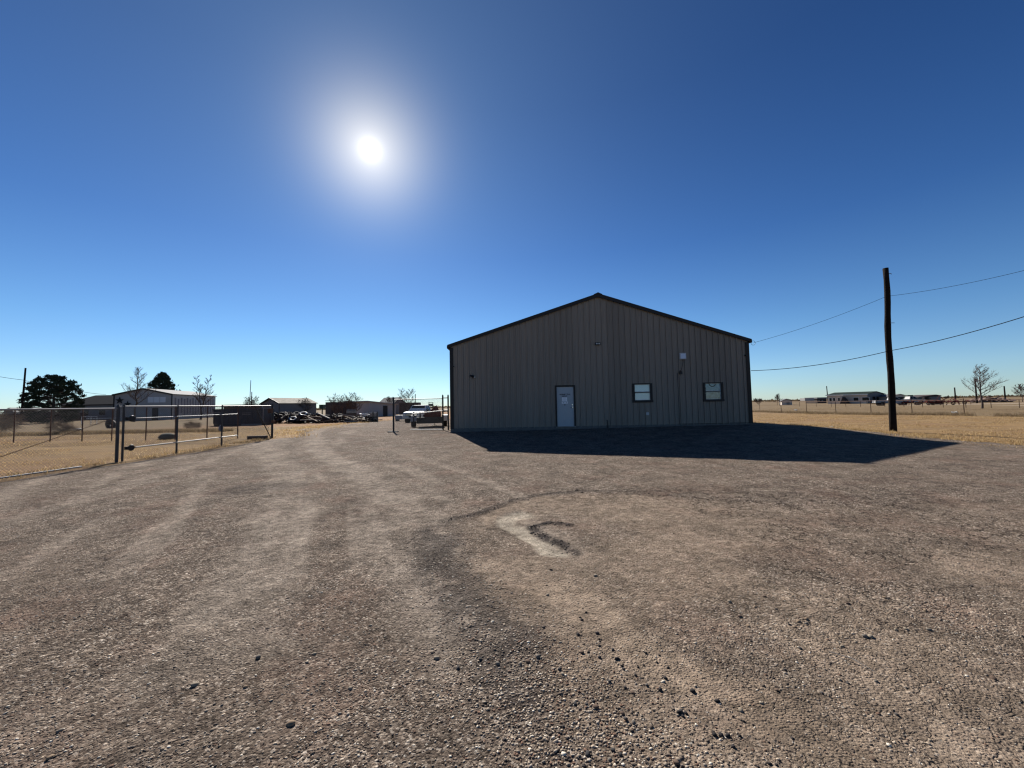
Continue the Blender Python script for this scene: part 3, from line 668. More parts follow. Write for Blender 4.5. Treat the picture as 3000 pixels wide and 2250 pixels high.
# ------------------------------------------------------------------ wooden pole and overhead wires
PX, PY = 16.75, 17.05
pz = tz(PX, PY)
pole = thing('utility_pole', 'tall dark weathered wooden pole standing alone right of the metal building', 'pole', (PX, PY, pz))
topz = at(2594, 786, 17.05).z - pz
lean = at(2594, 786, 17.05).x - PX
pts, rr = [], []
for k in range(15):
    t = k / 14; pts.append((lean * t + .02 * math.sin(t * 9), .015 * math.sin(t * 13), topz * t - .3 * (k == 0))); rr.append(.130 - .028 * t + .005 * math.sin(k * 2.3))
m = MB(); m.tube(pts, rr, 12)
M_pole = mat('creosoted_pole', (.018, .013, .011), .95, 0, .1, noise=(5, .7, (.009, .007, .006)), bump=(25, .8, .02))
m.build('pole_shaft', M_pole, pole, True)
m = MB(); m.tube([(lean + .05, 0, topz - .25), (lean + .2, -.02, topz - .25), (lean + .24, -.02, topz - .28)], .012, 6); m.build('step_bolt', M_rust, pole)
m = MB(); m.tube([(lean + .08, 0, topz * .66), (lean + .22, 0, topz * .66)], .012, 6); m.build('step_bolt', M_rust, pole)
def cable(name, pts, sag, r, label, segs=14):
    P = []
    for (a, b), s in zip(zip(pts[:-1], pts[1:]), sag):
        a, b = Vector(a), Vector(b)
        for k in range(segs + (1 if b == Vector(pts[-1]) else 0)):
            t = k / segs; q = a.lerp(b, t); q.z -= 4 * s * t * (1 - t); P.append(q)
    m = MB(); m.tube(P, r, 5); o = m.build(name, M_cable); tag(o, label, 'cable'); return o
pu = at(2598, 868, 17.0); plw = at(2610, 1027, 16.85)
eU = at(2208, 1004, 19.5)
def beyond(p, px, py, D): return at(px, py, D)
cable('overhead_wire', [eU, pu, at(3080, 772, 12.5), (24, 2, 9.3)], [.12, .12, .2], .007, 'thin upper overhead wire from the building eave past the wooden pole top')
cable('overhead_wire', [at(2200, 1086, 19.6), plw, at(3050, 912, 12.2), (22, 2, 6.2)], [.18, .1, .2], .014, 'thicker lower overhead cable sagging from the building side past the pole')

# ------------------------------------------------------------------ chain link fences
def chain_mesh(parent, L, H, z0=.05, pitch=.075, r=.0030, y=0.0, axis='x', name='chain_link_mesh'):
    m = MB(); n = int((L + H) / pitch)
    for k in range(n):
        for sg in (1, -1):
            o = k * pitch - (H if sg == 1 else 0)
            a, b = (o, 0.0), (o + sg * H, H)
            # clip on x in [0, L]
            (x0, h0), (x1, h1) = a, b
            def cl(x0, h0, x1, h1):
                if x0 < 0: h0 = h0 + (0 - x0) * (h1 - h0) / (x1 - x0); x0 = 0
                if x0 > L: h0 = h0 + (L - x0) * (h1 - h0) / (x1 - x0); x0 = L
                return x0, h0
            if max(x0, x1) <= 0 or min(x0, x1) >= L: continue
            p = cl(x0, h0, x1, h1); q = cl(x1, h1, x0, h0)
            if abs(p[0] - q[0]) < .01: continue
            P = (lambda u, v, d: (u, y + d, z0 + v)) if axis == 'x' else (lambda u, v, d: (y + d, u, z0 + v))
            m.tube([P(p[0], p[1], .002 * sg), P(q[0], q[1], .002 * sg)], r, 3, False)
    return m.build(name, M_wire, parent, kind='stuff')
# fence along the drive, runs towards the camera on the left (local x = along the line)
FA0, FA1, FA2 = Vector((-12.5, 3.0, 0)), Vector((-12.28, 12.05, 0)), Vector((-12.1, 19.4, 0))
HF = 1.72
def run(a, b): d = b - a; return math.atan2(d.y, d.x), d.length
ang, L = run(FA0, FA1)
fa = thing('chain_link_fence', 'chain link fence with bright top rail at far left, nearest the camera', 'fence', (FA0.x, FA0.y, tz(FA0.x, FA0.y)), ang, 'chain link fencing beside the drive')
chain_mesh(fa, L - .05, HF - .08)
m = MB(); m.tube([(0, 0, HF), (L, 0, HF)], .019, 8); m.build('top_rail', M_galv, fa)
m = MB(); m.tube([(0, 0, .06), (L - 1.0, 0, .07)], .03, 8); m.build('bottom_rail', M_galv, fa)
m = MB(); m.tube([(L - 4.1, .03, .12), (L - .15, .03, 1.42)], .009, 5); m.build('brace_rod', M_rust, fa)
for k in (0., 2.9,):
    m = MB(); m.tube([(k, .04, -.2), (k, .04, HF + .04)], .03, 8); m.build('post', M_post, fa)
m = MB(); m.tube([(L - .05, 0, -.2), (L - .05, 0, HF + .06)], .042, 10); m.tube([(L - .05, 0, HF + .05), (L - .05, 0, HF + .13)], [.052, .01], 10); m.build('end_post', M_post, fa)
# sliding gate drawn open, with its own rails, runs on from the double post
ang, L = run(FA1, FA2)
ga = thing('sliding_gate', 'open sliding chain link gate with pale pipe rails along the drive at left', 'gate', (FA1.x, FA1.y + .02, tz(FA1.x, FA1.y)), ang)
chain_mesh(ga, L - .2, HF - .1, .07, y=.02)
for k, r in ((.10, .030), (2.0, .03), (4.1, .03)):
    m = MB(); m.tube([(k, 0, -.25), (k, 0, HF + (.02 if k > 1 else .06))], r, 8); m.build('post', M_post, ga)
for z, a, b in ((HF, 0, L), (1.33, .45, 4.9), (.40, .45, 4.9)):
    m = MB(); m.tube([(a, -.05 if z < 1.7 else 0, z), (b, -.05 if z < 1.7 else 0, z + (.03 if z < 1.7 else 0))], .020, 8); m.build('gate_rail', M_galv, ga)
for z in (1.33, .40):
    m = MB(); m.torus((.32, -.05, z), .07, .035, (0, 1, 0), 12, 6); m.bb(.15, .36, -.09, .0, z - .05, z + .05); m.build('gate_roller', M_dark, ga)
m = MB(); m.tube([(3.98, .06, .66), (4.0, .06, .66)], .0, 3)
m = MB(); m.prism([(4.1 + .13 * math.cos(q * .3927), .80 + .13 * math.sin(q * .3927)) for q in range(16)], 'y', .035, .045); m.build('round_sign', mat('grey_sign', (.3, .3, .36), .6), ga)
m = MB(); m.tube([(L, 0, -.25), (L, 0, HF + .08)], .05, 10); m.build('end_post', M_dark, ga)
m = MB(); m.tube([(L - 1.25, .02, HF), (L - .05, .02, .1)], .022, 6); m.tube([(L - .9, .04, HF - .55), (L - .35, .04, .75)], .018, 6); m.build('brace', M_dark, ga)
m = MB(); m.bb(L - .28, L - .1, -.1, .06, 1.35, 1.58); m.build('gate_latch', M_rust, ga); MB().bb(L - .05, L + .12, -.09, .02, .86, 1.0).build('gate_bracket', M_rust, ga)
m = MB(); m.bb(-.45, .45, -.09, .09, 0, .16); o = m.build('railway_sleeper', M_brown, loc=(-12.55, 19.0, tz(-12.5, 19) + .0)); o.rotation_euler = (0, 0, .0)
tag(o, 'short dark timber block lying at the foot of the gate end post', 'timber')
# second fence, across the field behind
FB0 = Vector((-12.2, 19.6, 0)); LBf = 20
fb = thing('chain_link_fence', 'farther chain link fence with thin rusty posts crossing the dry field', 'fence', (FB0.x, FB0.y, tz(-14, 19.6)), math.pi, 'chain link fencing beside the drive')
chain_mesh(fb, LBf, HF - .15, pitch=.085, r=.0028)
m = MB(); m.tube([(0, 0, HF - .07), (LBf, 0, HF - .07)], .02, 6); m.build('top_rail', M_galv, fb)
for px in (696, 606, 513, 427, 327, 240, 147, 40):
    a = at(px, 1290, 19.6); k = FB0.x - a.x
    m = MB(); m.tube([(k, 0, -.2), (k, 0, HF - .05)], .026, 7); m.build('post', M_rust, fb)
# right hand gate panel next to the building
gx0, gx1, gx2 = at(1153, 1277, 21.2), at(1298, 1272, 21.2), at(1311, 1265, 21.2)
gp = thing('gate_panel', 'chain link gate panel with dark posts standing against the building corner', 'gate', (gx0.x, 21.2, tz(gx0.x, 21.2)), 0)
L = gx1.x - gx0.x; L2 = gx2.x + .05 - gx0.x
chain_mesh(gp, L, HF - .02, .06, pitch=.07)
M_ddark = M_dark
for k, h_, r in ((0, 1.86, .048), (L, 1.94, .045), (L2, 1.94, .045)):
    m = MB(); m.tube([(k, 0, -.25), (k, 0, h_)], r, 9); m.tube([(k, 0, h_), (k, 0, h_ + .09)], [r + .01, .008], 9); m.build('post', M_ddark, gp)
m = MB(); m.tube([(0, 0, 1.80), (L, 0, 1.80)], .022, 7); m.build('top_rail', M_ddark, gp)
m = MB(); m.tube([(L, 0, 1.84), (L2, 0, 1.84)], .028, 7); m.tube([(L, 0, 1.1), (L2, 0, 1.1)], .028, 7); m.build('post_tie', M_ddark, gp)
m = MB(); m.tube([(1.03, -.06, .98), (L2, -.06, 1.17)], .03, 8); m.build('gate_rail', M_galv, gp)
m = MB(); m.tube([(.95, -.06, .14), (L, -.06, .10)], .03, 8); m.build('gate_rail', M_galv, gp)
m = MB(); m.bb(-.28, .25, -.16, .14, -.08, .07); m.build('concrete_footing', M_conc, gp)

# ------------------------------------------------------------------ wire fences on the right
def wire_fence(name, pts_y, x, h, label, group, r=.028, wires=(.35, .7, 1.0), cat='fence', top=None, x_of=None):
    y0 = min(pts_y); t = thing(name, label, cat, (x, y0, tz(x, y0)), 0, group)
    bz = tz(x, y0)
    for y in pts_y:
        z = tz(x, y) - bz; ln = rnd.uniform(-.06, .02)
        m = MB(); m.tube([(0, y - y0, z - .3), (ln, y - y0, z + h)], r, 5); m.build('post', M_rust, t)
    for w in wires:
        m = MB(); P = []
        for y in np.arange(min(pts_y) - 12, max(pts_y) + 10, 3.): P.append((0, y - y0, tz(x, y) - bz + h * w))
        m.tube(P, top if (top and w == max(wires)) else .006, 4); m.build('wire', M_rust, t)
    return t
wire_fence('wire_fence', [22, 26.1, 30.1, 34.0, 37.9, 42.0, 46.2, 50.5, 54.9], 35.2, 1.35, 'near rusty post and wire fence between the tan verge and the brown pasture', 'pasture fences at right')
wire_fence('wire_fence', [51, 54, 57, 60, 63, 66, 69.4, 74.2, 77.5, 81, 85, 90], 67, 1.15, 'farther low post and rail fence beyond the pasture, by the farm machinery', 'pasture fences at right', .035, (.45, .98), top=.035)

# ------------------------------------------------------------------ trees
def bare_tree(name, x, y, h, spread, seed, label, trunks=1, leanx=0.0, split=.25, twigs=1.0, trunk_r=None, wind=0.0):
    """central leaders carrying limbs, branches and fine twigs; spread = crown half width / height"""
    r_ = random.Random(seed); z0 = tz(x, y); D = math.hypot(x, y)
    t = thing(name, label, 'tree', (x, y, z0)); tr, cr = MB(), MB(); rmin = D * .00024
    def branch(p, d, ln, rad, lvl):
        n = (5, 3, 3, 2)[min(lvl, 3)]; pts = [p]; rr = [max(rad, rmin * (1, .8, .6, .45)[lvl])]
        for i in range(n):
            d = (d + Vector((r_.gauss(0, .09) + wind * .09, r_.gauss(0, .09), r_.gauss(0, .07) + .09))).normalized()
            p = p + d * (ln / n); pts.append(p); rr.append(max(rmin * (.8, .7, .55, .42)[lvl], rad * (1 - .75 * (i + 1) / n)))
        (tr if lvl == 0 else cr).tube(pts, rr, 5 if lvl < 2 else 3, False)
        if lvl >= 3: return
        for j in range((7, 8, 5)[lvl]):
            u = r_.uniform(.22, 1.0); k = min(n - 1, int(u * n)); q = pts[k].lerp(pts[k + 1], u * n - k)
            a = r_.uniform(0, 6.283); o = Vector((math.cos(a), math.sin(a), r_.uniform(-.1, .5)))
            nd = (d * .75 + o * .75 + Vector((wind * .35, 0, .1))).normalized()
            branch(q, nd, ln * r_.uniform(.32, .55), rad * .45, lvl + 1)
    R0 = trunk_r or h * .018
    for k in range(trunks):
        dx = (k - (trunks - 1) / 2) / max(1, trunks - 1) * 2 if trunks > 1 else 0
        top = Vector((leanx * h + dx * spread * h * .55, r_.gauss(0, .08) * h, h * (.97 - .12 * abs(dx))))
        L = [Vector((dx * .12, 0, -.15))]
        for i in range(1, 9):
            u = i / 8; c = top * u; L.append(Vector((c.x * (.35 * u + .65 * u * u) / u + r_.gauss(0, .012) * h, c.y + r_.gauss(0, .012) * h, c.z)))
        tr.tube(L, [max(rmin, R0 * (1 - .9 * i / 8) / (1 + .25 * (trunks - 1))) for i in range(9)], 7, False)
        nl = int(21 / trunks ** .55)
        for j in range(nl):
            u = split + (1 - split) * (j + r_.random()) / nl; i = min(7, int(u * 8)); q = L[i].lerp(L[i + 1], u * 8 - i)
            a = j * 2.4 + r_.uniform(-.5, .5); el = .55 + .6 * u
            nd = Vector((math.cos(a) + wind * .4, math.sin(a), el * .9)).normalized()
            ln = spread * h * (1.05 - .75 * (u - split) / (1 - split)) * r_.uniform(.75, 1.1)
            branch(q, nd, ln, R0 * (.5 - .35 * u), 1 if False else 1)
    zm = max(v[2] for v in cr.v); s = h / zm
    for M_ in (tr, cr): M_.v = [(a * (.5 + .5 * s), b * (.5 + .5 * s), c * s) for a, b, c in M_.v]
    tr.build('trunk', M_bark, t); cr.build('crown', M_twig, t); return t
def pine(x, y, h, w, seed, label, shape='round', n=150, base=.1):
    r_ = random.Random(seed); z0 = tz(x, y); t = thing('pine_tree', label, 'tree', (x, y, z0))
    tr = MB(); tr.tube([(0, 0, -.2), (.1, 0, h * .5), (0, 0, h * .92)], [h * .03, h * .02, h * .006], 7)
    V = []; clumps = []
    for i in range(n):
        u = r_.random(); z = h * (base + (1 - base) * u)
        if shape == 'round': rad = w * math.sqrt(max(0, 1 - ((u - .38) / .62) ** 2)) * (1.0 if u > .38 else (.86 + .14 * u / .38))
        else: rad = w * (1 - u) ** .8
        a = r_.uniform(0, 6.283); q = r_.uniform(.55, 1.0) if i % 4 else r_.uniform(.95, 1.14)
        c = Vector((math.cos(a) * rad * q, math.sin(a) * rad * q, z)); clumps.append(c)
        if q > .5: tr.tube([(0, 0, max(z - rad * .25, .3)), tuple(c * .97)], [h * .006, h * .003], 3, False)
    me = MB(); per = 62
    for c in clumps:
        cs = max(w, 4.4) * r_.uniform(.055, .12)
        for k in range(per):
            d = Vector((r_.gauss(0, 1), r_.gauss(0, 1), r_.gauss(0, .62))); p = c + d * cs * .52
            a = Vector((r_.gauss(0, 1), r_.gauss(0, 1), r_.gauss(.4, 1))).normalized() * r_.uniform(.2, .42) * (h / 9); b = a.orthogonal().normalized() * .10 * (h / 9)
            me.add([p - b, p + b, p + a], [(0, 1, 2)])
    tr.build('trunk', M_bark, t); me.build('crown', M_needle, t); return t
def ground_x(px, D): return at(px, 1200, D).x
pine(ground_x(155, 70), 70, 8.6, 3.7, 3, 'broad dark evergreen behind the left field, beside the lone pole', 'round', 260, .02)
pine(ground_x(474, 108), 108, 12.4, 5.0, 5, 'dark cone shaped evergreen rising behind the white star building', 'cone', 230, .3)
def bt(px, D, htop_py, *a, **k):
    g = at(px, 1200, D); z = at(px, htop_py, D).z; return bare_tree('bare_tree', g.x, D, z - tz(g.x, D), *a, **k)
bt(393, 66, 1072, .27, 21, 'tall leafless tree standing in front of the painted stars', split=.3)
bt(588, 74, 1096, .22, 22, 'leafless twin trunk tree before the side of the white building', trunks=2, split=.3)
bt(733, 92, 1158, .45, 23, 'small leafless tree between the thin masts and the dark gabled barn', split=.25, trunks=2)
bt(890, 92, 1163, .55, 24, 'low spreading leafless tree at the right end of the gabled barn', split=.2, trunks=3)
bt(983, 64, 1150, .42, 25, 'left one of two leafless trees before the brown box shed', split=.2, trunks=3)
bt(1028, 60, 1147, .50, 26, 'right one of two leafless trees before the brown box shed', split=.2, trunks=5)
bt(1142, 78, 1160, .5, 27, 'small leafless tree behind the low sloping white shed', split=.3)
bt(1192, 74, 1135, .36, 28, 'leafless tree showing just above the white pickup', split=.3, trunks=2)
bt(2278, 120, 1153, .35, 29, 'tiny leafless tree left of the small gabled shed', split=.35)
bt(2222, 130, 1165, .7, 30, 'low bare scrub tree on the horizon right of the building', split=.2, trunks=2)
bt(2878, 51.5, 1064, .40, 31, 'leafless wind swept tree with dark trunk in the right pasture', split=.27, wind=.8, trunk_r=.13, leanx=.03)
bt(2998, 95, 1122, .45, 32, 'leafless tree cut by the right edge of the photo', split=.25)

# ------------------------------------------------------------------ far poles
def far_pole(px, D, top, r, label, lean=0., bar=None, group='far poles and masts'):
    g = at(px, 1190, D); z0 = tz(g.x, D); z = at(px, top, D).z
    t = MB(); t.tube([(0, 0, -.3), (lean, 0, z - z0)], [r, r * .7], 6)
    if bar:
        p = thing('utility_pole', label, 'pole', (g.x, D, z0), 0, group); t.build('shaft', M_pole, p)
        m = MB(); m.bb(lean * .7 + .05, lean * .7 + .6, -.1, .1, bar, bar + .7); m.build('transformer', M_galv, p); return p
    o = t.build('utility_pole', M_pole, loc=(g.x, D, z0)); tag(o, label, 'pole', group); return o
far_pole(63, 62, 1078, .16, 'slender leaning utility pole left of the broad evergreen', .35)
far_pole(730, 95, 1114, .09, 'tall thin mast left of the dark gabled barn', .3)
far_pole(737, 95, 1148, .12, 'shorter mast close beside the tall thin mast')
far_pole(1217, 85, 1154, .10, 'thin pole just above the cab of the white pickup')
far_pole(2427, 140, 1131, .18, 'thin pole rising behind the left end of the green roofed house', -.2)
far_pole(2284, 118, 1152, .10, 'thin post beside the tiny leafless tree')
far_pole(2801, 110, 1135, .20, 'short bare pole right of the farm machinery')
far_pole(2863, 90, 1109, .18, 'pole with transformer showing through the right pasture tree', 0, 5.0)
far_pole(2947, 105, 1131, .20, 'bare pole right of the windswept pasture tree')
m = cable('overhead_wire', [at(-60, 1092, 62), at(66, 1113, 62), at(215, 1143, 70), at(310, 1156, 78)], [.1, .15, .1], .03, 'faint sagging wire passing the slender pole at far left', 8)

# ------------------------------------------------------------------ buildings far off
def gable_house(name, label, loc, rz, w, l, he, hr, wallm, roofm, cat='building', ridge='y', over=.25, trim=None, group=None):
    """gable end faces local -y; ridge runs along y"""
    t = thing(name, label, cat, loc, rz, group); h = w / 2
    for nm, pts in (('gable_wall', [(-h, 0, -.3), (h, 0, -.3), (h, 0, he), (0, 0, hr), (-h, 0, he)]), ('gable_wall', [(-h, l, -.3), (h, l, -.3), (h, l, he), (0, l, hr), (-h, l, he)]),
                    ('side_wall', [(-h, 0, -.3), (-h, l, -.3), (-h, l, he), (-h, 0, he)]), ('side_wall', [(h, 0, -.3), (h, l, -.3), (h, l, he), (h, 0, he)])):
        m = MB(); m.add(pts, [tuple(range(len(pts)))]); m.build(nm, wallm, t)
    sl = (hr - he) / h
    for s in (-1, 1):
        m = MB(); m.prism([(0, hr + .03), (s * (h + over), he - over * sl + .03), (s * (h + over), he - over * sl + .15), (0, hr + .15)], 'y', -over, l + over); m.build('roof_slope', roofm, t)
    if trim:
        for s in (-1, 1):
            m = MB(); m.bb(s * h - .1, s * h + .1, -.06, -.01, -.3, he); m.build('corner_trim', trim, t)
            m = MB(); m.prism([(0, hr + .18), (s * (h + over), he - over * sl + .18), (s * (h + over), he - over * sl - .12), (0, hr - .12)], 'y', -over - .05, -over - .01); m.build('rake_trim', trim, t)
    return t
def panel_part(t, name, m_, x0, x1, z0, z1, y=-.05, th=.04, label=None):
    q = MB(); q.bb(x0, x1, y, y + th, z0, z1); return q.build(name, m_, t, label=label)
# white building with stars
a = at(333, 1200, 78); b = at(503, 1200, 80.5)
wv = Vector((b.x - a.x, b.y - a.y)); Wd = wv.length; rz = math.atan2(wv.y, wv.x); cxy = ((a.x + b.x) / 2, (a.y + b.y) / 2)
zg = tz(*cxy)
wb = gable_house('white_metal_building', 'white metal building with two black stars on its gable, behind the left fence', (cxy[0], cxy[1], zg), rz, Wd, 18.5, 3.55 + 1.6 - zg, 6.35 - zg, M_steelw, M_roofg, trim=M_dark)
def star(t, cx, cz, r, y=-.12):
    P = [(cx + (r if k % 2 == 0 else r * .40) * math.sin(k * math.pi / 5), cz + (r if k % 2 == 0 else r * .40) * math.cos(k * math.pi / 5)) for k in range(10)]
    m = MB(); m.prism(P, 'y', y, y + .06); m.build('star', M_dark, t)
sc_ = Wd / 170.
star(wb, -Wd / 2 + (350 - 333) * sc_, 4.1, .78); star(wb, -Wd / 2 + (373 - 333) * sc_, 3.35, .66)
panel_part(wb, 'door', M_dark, -Wd / 2 + 112 * sc_, -Wd / 2 + 130 * sc_, 0, 2.6)
for k in range(3):
    m = MB(); m.bb(-Wd / 2 + (98 + 18 * k) * sc_, -Wd / 2 + (115 + 18 * k) * sc_, -.04, -.01, 3.6, 4.75); m.build('light_panel', mat('newer_siding', (.60, .61, .63), .6), wb)
M_stain = mat('stained_siding', (.13, .13, .17), .75, noise=(1.6, .8, (.25, .22, .21)))
for k in range(15):
    y = 1.0 + k * 1.14
    m = MB(); m.bb(Wd / 2 + .02, Wd / 2 + .06, y, y + .42, .7 + .3 * (k % 3), 4.6 - .25 * (k % 2)); m.build('stained_panel', M_stain, wb)
m = MB(); m.tube([(Wd / 2 - 1.5, 17, 4.8), (Wd / 2 - 1.5, 17, 6.6)], .12, 7); m.build('vent_pipe', M_dark, wb)
# grey roofed house left of it
a = at(218, 1200, 96); b = at(345, 1200, 100)
gh = thing('grey_roofed_house', 'low house with dark shingle roof between the evergreen and the white building', 'house', (a.x, 92, tz(-100, 92)))
Lg = b.x - a.x + 14; hg, rg = at(260, 1184, 92).z, at(270, 1157, 96).z
MB().bb(.6, Lg, .5, 8.5, -.3, hg).build('walls', M_grey, gh)
MB().add([(0, 0, hg), (Lg, 0, hg), (Lg, 4.5, rg), (4.6, 4.5, rg), (0, 9, hg), (Lg, 9, hg), (0, 0, hg - .15), (Lg, 0, hg - .15)], [(0, 1, 2, 3), (0, 3, 4), (4, 3, 2, 5), (0, 6, 7, 1)]).build('roof', M_droof, gh)
MB().bb(6, 7.4, .44, .49, 1.2, 2.3).build('window', M_pglass, gh); MB().bb(10, 11.4, .44, .49, 1.2, 2.3).build('window', M_pglass, gh)
# tiny distant house at far left
a = at(27, 1200, 160)
gable_house('distant_house', 'tiny distant house with dark gable at far left edge', (a.x, 160, 0), .2, 3.6, 16, 2.6, 4.3, M_grey, M_roofg)
# long low dark shed behind the fence at left
a = at(100, 1200, 84)
o = MB().bb(-7, 7, 0, 4, -.2, 1.8).build('low_shed', M_brown, loc=(a.x, 84, tz(a.x, 84))); tag(o, 'long low dark shed under the broad evergreen', 'shed')
# dark gabled barn with pale roof
a = at(833, 1200, 88)
hb = gable_house('gabled_barn', 'dark gabled barn with sunlit pale roof behind the scrap pile', (a.x - 3.1 + .15, 87.5, tz(-50, 88)), R(-24), 6.3, 9.5, 3.0, 4.2, M_grey, mat('streaked_pale_roof', (.28, .24, .19), .8, 0, .1, noise=(1.2, .9, (.07, .055, .045))), trim=M_dark)
panel_part(hb, 'door', M_grayw, -.1, 1.4, 0, 2.2)
# building behind the container, left
a = at(715, 1200, 105); b = at(655, 1200, 105)
bb_ = thing('flat_roofed_shed', 'flat roofed shed with pale fascia right of the white building', 'shed', (b.x, 105, tz(b.x, 105)))
MB().bb(0, a.x - b.x + .6, 0, 6, -.2, 2.6).build('walls', M_brown, bb_); MB().bb(-.3, a.x - b.x + 1, -.5, 6.4, 2.6, 3.2).build('roof', M_roofg, bb_)
# brown box shed
a = at(970, 1200, 76); b = at(1052, 1200, 80)
bs = thing('box_shed', 'long brown boxcar shaped shed behind two leafless trees', 'shed', (a.x, 76, tz(a.x, 76)), math.atan2(4, b.x - a.x))
Lb = math.hypot(b.x - a.x, 4); MB().bb(0, Lb, 0, 3, -.1, 2.95).build('body', M_brown, bs)
m = MB().add([(-.1, -.1, 3.2), (Lb + .1, -.1, 2.96), (Lb + .1, 3.1, 2.96), (-.1, 3.1, 3.2), (-.1, -.1, 3.28), (Lb + .1, -.1, 3.04), (Lb + .1, 3.1, 3.04), (-.1, 3.1, 3.28)], [(0, 1, 2, 3), (4, 5, 6, 7), (0, 1, 5, 4), (1, 2, 6, 5), (2, 3, 7, 6), (3, 0, 4, 7)]).build('roof', M_dark, bs)
for k in range(6): MB().bb(.6 + k * (Lb - 1) / 6, .68 + k * (Lb - 1) / 6, -.05, -.01, 0, 2.9).build('wall_post', M_rust, bs)
# monoslope white shed
a = at(1084, 1200, 70); b = at(1160, 1200, 74)
ms = thing('sloping_shed', 'white metal shed with single sloping roof left of the gate panel', 'shed', (a.x, 70, tz(a.x, 70)), math.atan2(4, b.x - a.x))
Lb = math.hypot(b.x - a.x, 4)
MB().prism([(0, -.1), (Lb, -.1), (Lb, 2.2), (0, 2.75)], 'y', 0, 5).build('walls', M_steelw, ms)
MB().prism([(-.7, 2.8), (Lb + .3, 2.16), (Lb + .3, 2.3), (-.7, 2.95)], 'y', -.4, 5.3).build('roof', M_steelw, ms)
panel_part(ms, 'door', M_dark, 2.6, 3.5, 0, 2.0)
a = at(1152, 1200, 92)
gable_house('open_roof_shed', 'grey gabled shed half hidden behind the sloping white shed', (a.x + 1.5, 92, tz(a.x, 92)), R(60), 3.6, 5, 2.6, 3.9, M_grey, M_roofg)
a = at(1196, 1200, 82); o = MB().bb(-1.9, 2.0, 0, 3, -.1, 2.6).build('brown_shed', M_brown, loc=(a.x, 82, tz(a.x, 82))); tag(o, 'low brown shed beyond the white pickup', 'shed')
a = at(1173, 1200, 46); o = thing('stock_tank', 'low grey steel bin on skids left of the white pickup', 'bin', (a.x, 46, tz(a.x, 46)))
MB().bb(-.65, .75, 0, 1.2, .22, .72).build('body', mat('blue_grey_steel', (.20, .21, .24), .6), o); MB().bb(-.6, -.45, 0, 1.2, 0, .22).build('skid', M_dark, o); MB().bb(.5, .65, 0, 1.2, 0, .22).build('skid', M_dark, o)
a = at(941, 1200, 90); o = MB().bb(-.5, .5, 0, 1, 1.6, 2.6).bb(-.1, .1, .4, .6, -.1, 1.6).build('elevated_tank', mat('dark_green_paint', (.02, .035, .02), .6), loc=(a.x, 90, tz(a.x, 90))); tag(o, 'small dark green box raised above the scrap heap', 'tank')
a = at(1261, 1181, 62); o = thing('deer_blind', 'small dark green hunting blind on legs above the pickup roof', 'blind', (a.x, 62, tz(a.x, 62)))
MB().bb(-.33, .33, 0, .7, 1.75, 2.1).build('cabin', MATS['dark_green_paint'], o); MB().bb(-.33, .33, 0, .7, 2.3, 2.36).build('roof', MATS['dark_green_paint'], o)
for sx in (-.3, .3):
    for sy in (.05, .6): MB().tube([(sx, sy, -.1), (sx, sy, 2.3)], .03, 5).build('leg', M_dark, o)
# right side: green roofed house, shed, barns
a = at(2425, 1175, 128); b = at(2542, 1175, 118)
wv = Vector((b.x - a.x, b.y - a.y)); Lh = wv.length
hz = tz(a.x, a.y) - .1
gr = thing('green_roofed_house', 'long cream house with dark green roof left of the wooden pole', 'house', (a.x, a.y, hz), math.atan2(wv.y, wv.x))
Wh = 9.0; heh, hrh = at(2542, 1155.5, 118).z - hz, at(2573, 1147.5, 122).z - hz
MB().bb(0, Lh, 0, Wh, -.3, heh).build('walls', M_cream, gr)
m = MB(); m.prism([(-.4, heh), (Wh / 2, hrh), (Wh / 2, hrh + .12), (-.4, heh + .12)], 'x', -.3, Lh + .3); m.build('roof_slope', M_groof, gr)
m = MB(); m.prism([(Wh + .4, heh), (Wh / 2, hrh), (Wh / 2, hrh + .12), (Wh + .4, heh + .12)], 'x', -.3, Lh + .3); m.build('roof_slope', M_groof, gr)
m = MB(); m.prism([(0, -.3), (Wh, -.3), (Wh, heh), (Wh / 2, hrh), (0, heh)], 'x', Lh, Lh + .05); m.build('gable_wall', M_grey, gr)
m = MB(); m.bb(-.3, Lh + .3, -.5, -.41, heh - .12, heh + .16); m.build('fascia', M_white, gr)
for k, (p, w) in enumerate(((.04, .9), (.14, .8), (.27, 1.1), (.66, 1.5), (.87, 1.9))):
    f_ = panel_part(gr, 'window', M_white, Lh * p, Lh * p + w, .95, 2.1, -.06, .05); q = MB().bb(Lh * p + .1, Lh * p + w - .1, -.075, -.062, 1.02, 2.02).build('pane', M_pglass, f_)
for y0 in (3.3, 5.3):
    panel_part(gr, 'window', M_pglass, 0, 0, 0, 0) if False else MB().bb(Lh + .06, Lh + .1, y0 - .7, y0 + .7, 1.0, 2.2).build('window', M_pglass, gr)
m = MB(); m.prism([(Lh * .42, .1), (Lh * .50, 2.2), (Lh * .62, .1)], 'y', -2.2, -.6); m.build('ramp_cover', M_brown, gr)
m = MB(); m.bb(Lh * .38, Lh * .44, -1.2, -.02, 0, 2.6); m.build('porch', M_cream, gr)
a = at(2305, 1175, 122)
sh = gable_house('small_shed', 'small pale shed with gable and grey roof right of the metal building', (a.x, 122, tz(a.x, 122) - .1), R(-28), 2.7, 4.6, 1.35, 1.95, M_cream, M_roofg)
panel_part(sh, 'door', M_grayw, -.1, .7, 0, 1.1)
a = at(2372, 1175, 150); o = MB().bb(-1.8, 1.8, 0, 2.5, 1.3, 2.3).build('white_trailer', M_steelw, loc=(a.x, 150, -.3)); tag(o, 'plain white box trailer between the small shed and the house', 'trailer')
a = at(2408, 1175, 150); o = thing('dark_house', 'low dark house just left of the green roofed house', 'house', (a.x, 150, -.3))
